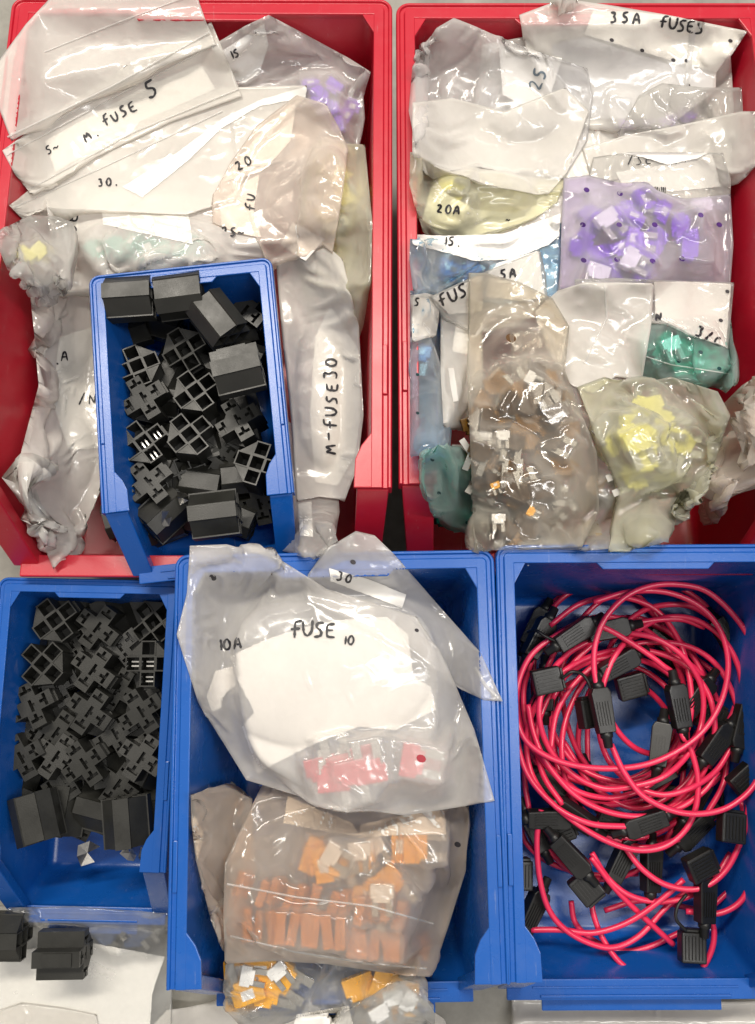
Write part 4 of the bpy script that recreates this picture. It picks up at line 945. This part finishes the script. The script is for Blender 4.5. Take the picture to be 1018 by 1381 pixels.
# small blue bin resting on the bags of the left red bin
blu_s = make_bin('small tilted blue bin of black relay sockets, perched in the left red bin', BLUE, (119, 372), (366, 346), 693, 0.122, math.radians(1.5), 0.070, 0.034, 0.026, 0.85, fx=132)
SG = 'black relay sockets in the small tilted bin'
zs_ = 0.102
SB = [('X', 180, 402, .116, 4, 'black relay socket lying on its side in the back left corner of the tilted bin', (0, 0)),
      ('X', 247, 398, .114, 8, 'black relay socket lying on its side, second from the back left of the tilted bin', (45, 0)),
      ('X', 296, 436, .112, -52, 'black relay socket lying aslant behind the stacked one in the tilted bin', (45, 0)),
      ('X', 325, 500, .120, 14, 'top black relay socket lying against the right wall of the tilted bin', (90, 0)),
      ('X', 294, 694, .104, 7, 'black relay socket lying on its side at the front of the tilted bin', (0, 0)),
      ('S', 183, 490, .104, -155, 'black relay socket, wells up, at the left wall behind the middle of the tilted bin', (3, -4)),
      ('S', 246, 470, .101, -60, 'black relay socket, wells up, half under the slanting one in the tilted bin', (8, 8)),
      ('S', 262, 524, .107, 38, 'black relay socket, wells up, near the centre of the tilted bin', (-3, 3)),
      ('S', 192, 594, .104, 38, 'black relay socket, wells up, left of centre in the tilted bin', (2, 2)),
      ('S', 254, 583, .105, 40, 'black relay socket, wells up, in front of the central one in the tilted bin', (0, 4)),
      ('S', 345, 622, .103, -18, 'black relay socket, wells up, near the right front of the tilted bin', (-4, -4)),
      ('T', 193, 536, .103, 32, 'black relay socket, slots up, between two welled ones at the left of the tilted bin', (4, 2)),
      ('T', 330, 418, .094, -38, 'black relay socket, slots up, deep in the back right corner of the tilted bin', (3, 3)),
      ('T', 320, 566, .101, 30, 'black relay socket, slots up, by the right wall in the middle of the tilted bin', (-4, 3)),
      ('T', 200, 650, .099, 40, 'black relay socket, slots up, at the left front of the tilted bin', (4, -3)),
      ('S', 255, 645, .088, 20, 'black relay socket sunk behind the front one in the tilted bin', (25, 20)),
      ('X', 222, 690, .082, 70, 'black relay socket half buried at the left front of the tilted bin', (30, 25)),
      ('T', 350, 680, .080, 15, 'black relay socket deep in the right front corner of the tilted bin', (25, 10)),
      ('T', 300, 620, .086, 60, 'black relay socket deep between the front ones of the tilted bin', (20, 15))]
for k, x, y, z, r, lab, tl in SB: socket(x, y, z, k, r, lab, SG, 0.9, term=(x, k) in ((192, 'S'),), tilt=tl)
rb = random.Random(5)
for i in range(4):
    for j in range(6):
        socket(180 + i * 50 + rb.uniform(-6, 6), 440 + j * 52 + rb.uniform(-6, 6), .078 if j < 5 else .07, 'X', rb.choice([0, 90]) + rb.uniform(-25, 25), 'black relay socket buried under the others in the tilted bin', 'buried sockets in the tilted bin', 0.8, tilt=(rb.choice([0, 45]), 0))
LG = 'black relay sockets in the left blue bin'
LB = [('S', 72, 836, .064, 38, 'black relay socket, wells up, in the back left of the left bin', (2, 0)),
      ('S', 55, 895, .067, 140, 'black relay socket, wells up, second along the left wall of the left bin', (0, 3)),
      ('S', 198, 895, .070, -90, 'black relay socket with metal terminals showing, at the right wall of the left bin', (3, 0)),
      ('S', 204, 838, .060, -140, 'black relay socket, wells up, in the back right corner of the left bin', (8, 4)),
      ('T', 131, 846, .058, -36, 'black relay socket, slots up, in the middle of the back row of the left bin', (3, 0)),
      ('T', 125, 903, .064, -34, 'black relay socket, slots up, in the middle of the second row of the left bin', (0, 3)),
      ('T', 42, 952, .062, 28, 'black relay socket, slots up, in the third row at the left of the left bin', (-3, 2)),
      ('T', 120, 960, .064, -34, 'black relay socket, slots up, at the centre of the left bin', (2, -3)),
      ('T', 190, 960, .062, 34, 'black relay socket, slots up, in the third row at the right of the left bin', (3, 3)),
      ('T', 28, 1022, .060, 30, 'black relay socket, slots up, in the fourth row at the left of the left bin', (4, 0)),
      ('T', 113, 1030, .062, 36, 'black relay socket, slots up, between the two lying ones of the left bin', (3, 3)),
      ('T', 190, 1022, .064, -32, 'black relay socket, slots up, above the lying one at the right of the left bin', (-3, 2)),
      ('T', 75, 988, .055, -34, 'black relay socket, slots up, just behind the left lying one of the left bin', (3, -3)),
      ('X', 50, 1100, .060, 110, 'black relay socket lying on its side in the front left corner of the left bin', (45, 4)),
      ('X', 172, 1105, .062, 93, 'black relay socket lying on its side near the front right of the left bin', (0, -4)),
      ('T', 118, 1108, .040, 65, 'black relay socket, slots up, deep between the two lying ones of the left bin', (10, 20)),
      ('S', 208, 1085, .040, 20, 'black relay socket sunk against the right wall of the left bin', (15, 25))]
for n_, (x, y, z, r) in enumerate([(75, 925, .052, 30), (160, 872, .052, 40), (158, 930, .052, -30), (85, 1050, .048, 35), (155, 990, .056, 32), (158, 1058, .050, -35), (95, 868, .050, 35), (216, 928, .050, 30), (30, 980, .050, -30), (215, 985, .054, 35), (75, 1020, .058, -32)]):
    socket(x, y, z, 'T', r, 'black relay socket wedged in a gap between the upper ones of the left bin', 'wedged sockets in the left bin', .92, tilt=(6 - n_, n_ - 5))
for k, x, y, z, r, lab, tl in LB: socket(x, y, z, k, r, lab, LG, .94 if k != 'X' else 0.94, term=(x == 198), tilt=tl)
for i in range(4):
    for j in range(5):
        socket(35 + i * 55 + rb.uniform(-6, 6), 840 + j * 62 + rb.uniform(-6, 6), .036, 'X', rb.choice([0, 90]) + rb.uniform(-25, 25), 'black relay socket buried under the others in the left blue bin', 'buried sockets in the left blue bin', 1.0, tilt=(rb.choice([0, 45]), 0))
# loose twisted foil scraps among the sockets
def scraps(name, pts, label, z):
    for k, (x, y, r, s) in enumerate(pts):
        bm = bmesh.new(); rr = random.Random(int(x * 3 + y))
        a = bm.verts.new((0, 0, 0)); rim_ = [bm.verts.new((s * .001 * math.cos(t) * rr.uniform(.5, 1), s * .001 * math.sin(t) * rr.uniform(.5, 1), rr.uniform(-.002, .003))) for t in np.linspace(0, 5.2, 6)]
        for i in range(5): bm.faces.new((a, rim_[i], rim_[i + 1]))
        bmesh.ops.solidify(bm, geom=bm.faces[:], thickness=.0002)
        me = bm_mesh(bm, METAL); p = W(x, y, z)
        o = link(name, me); o.location = p; o.rotation_euler = (rr.uniform(-.4, .4), rr.uniform(-.4, .4), math.radians(r))
        tag(o, label, 'terminal strip', 'bent terminals among the sockets')
scraps('bent_terminal', [(118, 1150, 20, 8), (80, 972, 60, 5), (175, 1150, 130, 7), (198, 1155, 10, 6)], 'bent metal terminal among the sockets of the left bin', .038)
scraps('bent_terminal', [(198, 515, 30, 2.5), (222, 700, 60, 6), (246, 672, 10, 5)], 'bent metal terminal among the sockets of the tilted bin', .094)
# two sockets on the paper below the left bin
socket(82, 1286, .047, 'X', 181, 'black relay socket lying on the white paper below the left blue bin', None, .92, tilt=(180, 0))
socket(5, 1262, .045, 'X', 0, 'black relay socket on the paper below the left bin, cut by the picture edge', None, .92, tilt=(0, 0))

# ------------------------------------------------------------------ fused wire loops
def catmull(pts, n=9):
    p = [np.array(q, float) for q in pts]; p = [2 * p[0] - p[1]] + p + [2 * p[-1] - p[-2]]; out = []
    for i in range(1, len(p) - 2):
        for k in range(n):
            t = k / n
            out.append(0.5 * (2 * p[i] + (p[i + 1] - p[i - 1]) * t + (2 * p[i - 1] - 5 * p[i] + 4 * p[i + 1] - p[i + 2]) * t * t + (3 * p[i] - p[i - 1] - 3 * p[i + 1] + p[i + 2]) * t ** 3))
    out.append(p[-2]); return np.array(out)
def tube_mesh(C, r, mat, sides=9, inv=None):
    n = len(C); T_ = np.gradient(C, axis=0); T_ /= np.linalg.norm(T_, axis=1)[:, None] + 1e-12
    up = np.array([0, 0, 1.0]); V = []; Fc = []
    for i in range(n):
        a = np.cross(T_[i], up); a /= np.linalg.norm(a) + 1e-9; b = np.cross(a, T_[i])
        for k in range(sides):
            an = 2 * math.pi * k / sides; V.append(C[i] + r * (math.cos(an) * a + math.sin(an) * b))
    for i in range(n - 1):
        for k in range(sides): Fc.append((i * sides + k, i * sides + (k + 1) % sides, (i + 1) * sides + (k + 1) % sides, (i + 1) * sides + k))
    Fc.append(tuple(range(sides))[::-1]); Fc.append(tuple((n - 1) * sides + k for k in range(sides)))
    if inv is not None: V = [inv @ Vector(v) for v in V]
    return mesh_from(V, Fc, mat, True)
def rbox(bm, x0, x1, y0, y1, z0, z1): box(bm, x0, x1, y0, y1, z0, z1)
# holder: long axis x; grip ribs; neck each end
bm = bmesh.new()
prism(bm, [(-.0125, -.0052), (.0095, -.0062), (.0125, -.0045), (.0125, .0045), (.0095, .0062), (-.0125, .0052)], -.0042, .0042)
HB = bm_mesh(bm, RUBBER, bevel=.0009, seg=3)
bm = bmesh.new(); nk = []
for i, (x, r) in enumerate([(.0118, .0040), (.0150, .0038), (.0155, .0030), (.0205, .0026), (.0208, .0018)]):
    nk.append([bm.verts.new((x, r * math.cos(t * math.pi / 6), r * math.sin(t * math.pi / 6))) for t in range(12)])
for a, b in zip(nk, nk[1:]):
    for k in range(12): bm.faces.new((a[k], a[(k + 1) % 12], b[(k + 1) % 12], b[k]))
bm.faces.new(nk[0][::-1]); bm.faces.new(nk[-1])
NECK = bm_mesh(bm, RUBBER, smooth=True)
bm = bmesh.new()
for k in range(5): box(bm, -.0085, .0045, -.0036 + k * .0017, -.0028 + k * .0017, .0040, .0049)
RIBS = bm_mesh(bm, RUBBER)
bm = bmesh.new(); box(bm, -.0080, .0080, -.0070, .0070, -.0042, .0042)
CAPB = bm_mesh(bm, RUBBER, bevel=.0012, seg=3)
bm = bmesh.new()
for k in range(6): box(bm, -.0060, .0060, -.0052 + k * .0019, -.0043 + k * .0019, .0041, .0050)
CAPR = bm_mesh(bm, RUBBER)
bm = bmesh.new(); box(bm, .0078, .0095, -.0058, .0058, -.0034, .0034)
CAPL = bm_mesh(bm, RUBBER, bevel=.0004, seg=1)
RW = 0.00155
def cord(label, pts, holder=None, cap=None, hz=.03, group=None, tether=None):
    """pts: (px, py, z) along the wire; holder, cap: (px, py, z, angle)"""
    C = catmull([W(x, y, z) for x, y, z in pts], 8)
    root = empty('fused_cord', loc=tuple(C[len(C) // 2])); tag(root, label, 'wire', group)
    inv = Matrix.Translation(-Vector(C[len(C) // 2]))
    link('wire', tube_mesh(C, RW, WIRE, 10, inv), root)
    c_ = Vector(C[len(C) // 2])
    def at(x, y, z, a, roll=0, tip=0): return Matrix.Translation(Vector(W(x, y, z)) - c_) @ Matrix.Rotation(math.radians(a), 4, 'Z') @ Matrix.Rotation(math.radians(tip), 4, 'Y') @ Matrix.Rotation(math.radians(roll), 4, 'X')
    if holder:
        h = link('holder', HB, root); h.matrix_local = at(*holder) @ Matrix.Diagonal((.92, .86, .86, 1))
        link('grip_ribs', RIBS, h); link('neck', NECK, h)
        o = link('neck', NECK, h); o.rotation_euler = (0, 0, math.pi)
    if cap:
        c = link('cap', CAPB, root); c.matrix_local = at(*cap) @ Matrix.Diagonal((.95, .95, .9, 1)); link('grip_ribs', CAPR, c); link('cap_lip', CAPL, c)
    if tether:
        T_ = catmull([W(x, y, z) for x, y, z in tether], 8)
        link('tether', tube_mesh(T_, .0009, RUBBER, 7, inv), root)
    return root
CG = 'red fused cords in the right blue bin'
A = lambda s, z0, z1=None: [(float(a.split(',')[0]), float(a.split(',')[1]), z0 + ((z1 if z1 is not None else z0) - z0) * i / max(1, len(s.split()) - 1)) for i, a in enumerate(s.split())]
cord('red cord making the big outer ring from the upright holder, reaching past the right edge', A('805,926 801,900 803,868 816,834 842,806 875,791 912,788 952,797 988,828 1014,868 1030,925 1034,990 1022,1050 990,1084 952,1097 910,1094 868,1074 842,1042 824,1004', .066, .060),
     (812, 958, .066, 97, 6, 4), (796, 962, .055, 97, 20), tether=[(800, 935, .062), (788, 912, .062), (772, 906, .064), (758, 915, .062)])
cord('red cord circling the left half of the heap, top strand at the left wall', A('796,838 752,856 716,884 698,925 697,968 712,1002 752,1026 805,1036 862,1033 908,1016 948,986 973,945 982,896 972,852 944,818 900,799 850,798 800,812', .056, .060),
     (775, 855, .058, 32, 10, 3), (737, 918, .056, 12, 5), tether=[(752, 866, .06), (735, 858, .062), (722, 850, .06), (712, 852, .05)])
cord('red cord running from the back holder to the wide curve on the right', A('790,836 826,852 862,874 892,896 912,918', .058, .052) + A('918,985 932,1012 941,1050 938,1090 922,1122 892,1143 850,1145 800,1125 752,1090 716,1052 700,1012 695,960 702,905', .054, .046),
     (915, 952, .054, 98, 8, -3), None)
cord('red cord sweeping below the centre to the capped end at the right wall', A('712,950 720,990 738,1030 775,1072 820,1095 870,1101 915,1090 950,1066 968,1040', .052, .048), (966, 1002, .050, 50, 12), (986, 1116, .056, 82, 8, 5))
cord('red cord making the lowest loop near the front wall', A('797,1202 800,1232 814,1268 838,1300 872,1320 908,1326 938,1315 957,1288 963,1258 956,1222 957,1180', .030, .036), (878, 1172, .036, 85, 20), (933, 1277, .040, 86, 4, 4), tether=[(925, 1255, .046), (912, 1240, .048), (914, 1222, .048), (926, 1206, .046)])
cord('red cord from the left front holder crossing to the right', A('716,1254 756,1254 800,1258 846,1244 888,1216 922,1186', .032, .040), (718, 1228, .030, 62, 20), (700, 1180, .034, 88, 10))
cord('red cord hanging down the left side of the heap into the front', A('730,1092 724,1130 727,1180 738,1222 758,1250 790,1270 826,1278 862,1262 900,1222 930,1200', .044, .028), (770, 1155, .046, -48, 12, -4), (790, 1196, .042, -50, 4))
cord('red cord curving under the cap at the front right', A('925,1229 968,1232 1000,1214 1013,1178 1008,1128 1000,1080', .036, .046), (951, 1213, .044, 85, 18), (944, 1167, .048, 24, 10, 8))
cord('red cord slanting from the left middle to the front', A('842,1142 866,1172 900,1194 944,1198 980,1172 1004,1120 1010,1080', .042, .050), (890, 1004, .050, 78, -15, 4), (1004, 1052, .052, 40, 10))
cord('red cord ending bare near the front cap', A('797,1156 824,1192 852,1222 880,1248 908,1274', .040, .030), (740, 1104, .042, 0, 10), (824, 1108, .040, -20, 10))
cord('doubled red cord at the middle front, beneath the slanting one', A('798,1150 818,1182 846,1206 884,1216 925,1210 960,1188 985,1150', .038, .036), (838, 1160, .034, 60, 10), None)
cord('red cord arching over the middle of the heap to the right', A('742,1012 752,958 784,912 834,876 884,866 934,874 972,904 996,960 1004,1024', .046, .044), (834, 896, .050, 28, 14, 5), (850, 925, .036, 15, 10))
cord('red cord arching high over the middle towards the back wall', A('745,942 772,896 812,860 862,840 916,835 950,846', .050, .046), (940, 940, .046, 50, 18, 4), (958, 968, .042, 60, 10))
rc = random.Random(12)
HP = [(705, 806), (726, 1000), (800, 1062), (985, 1060), (898, 868), (1008, 905), (712, 1120), (880, 1050), (745, 1060), (936, 1080), (735, 930), (935, 1120), (980, 860), (775, 1100), (715, 860), (870, 1110), (1000, 980), (820, 850), (700, 1060), (960, 1000), (800, 980), (745, 1140), (860, 1180), (900, 1010)]
for i, (hx, hy) in enumerate(HP[:18]):
    rx, ry = rc.uniform(88, 132), rc.uniform(100, 150)
    tx, ty = 845 + rc.uniform(-25, 30), 958 + rc.uniform(-30, 40)
    a0 = math.atan2((hy - ty) / ry, (hx - tx) / rx); cx, cy = hx - rx * math.cos(a0), hy - ry * math.sin(a0)
    cx = min(max(cx, 702 + rx), 1010 - rx + 60); cy = min(max(cy, 790 + ry), 1250 - ry)
    hx, hy = cx + rx * math.cos(a0), cy + ry * math.sin(a0)
    zz = .012 + .0024 * i; g = 42 / rx; pts = []
    ph = rc.uniform(0, 6)
    for k in range(15):
        t = a0 + g / 2 + (2 * math.pi - g) * k / 14; w_ = 1 + .05 * math.sin(2 * t + ph) + rc.uniform(-.02, .02) * (0 < k < 14)
        pts.append((cx + rx * math.cos(t) * w_, cy + ry * math.sin(t) * w_, zz + .004 * math.sin(3 * t + i)))
    a = math.degrees(math.atan2(-(pts[0][1] - pts[-1][1]), pts[0][0] - pts[-1][0]))
    cord('red cord looped in the lower layers of the heap', pts, (hx, hy, zz, a, rc.uniform(-30, 30)), (hx + rc.uniform(-22, 22), hy + rc.uniform(16, 28), max(.010, zz - .008), rc.uniform(0, 180), 10) if i % 3 == 1 else None, group='cords in the lower layers')
for k, (pp, zz) in enumerate([('770,1215 776,1245 800,1268 835,1282 872,1278 920,1256', .018), ('700,1110 712,1140 745,1165 800,1180 860,1178', .020), ('1000,880 1030,930 1036,1010 1010,1060 985,1040', .03), ('815,1228 860,1215 900,1218 950,1226 985,1200', .016), ('760,1000 800,1060 860,1090 920,1060 950,1010', .03)]):
    cord(['lowest red cord bowing across the bare floor in front', 'red cord on the floor rising from the left wall', 'red cord curving down the right wall of the bin', 'red cord waving across the front right of the floor', 'red cord cupped under the middle of the heap'][k], A(pp, zz))
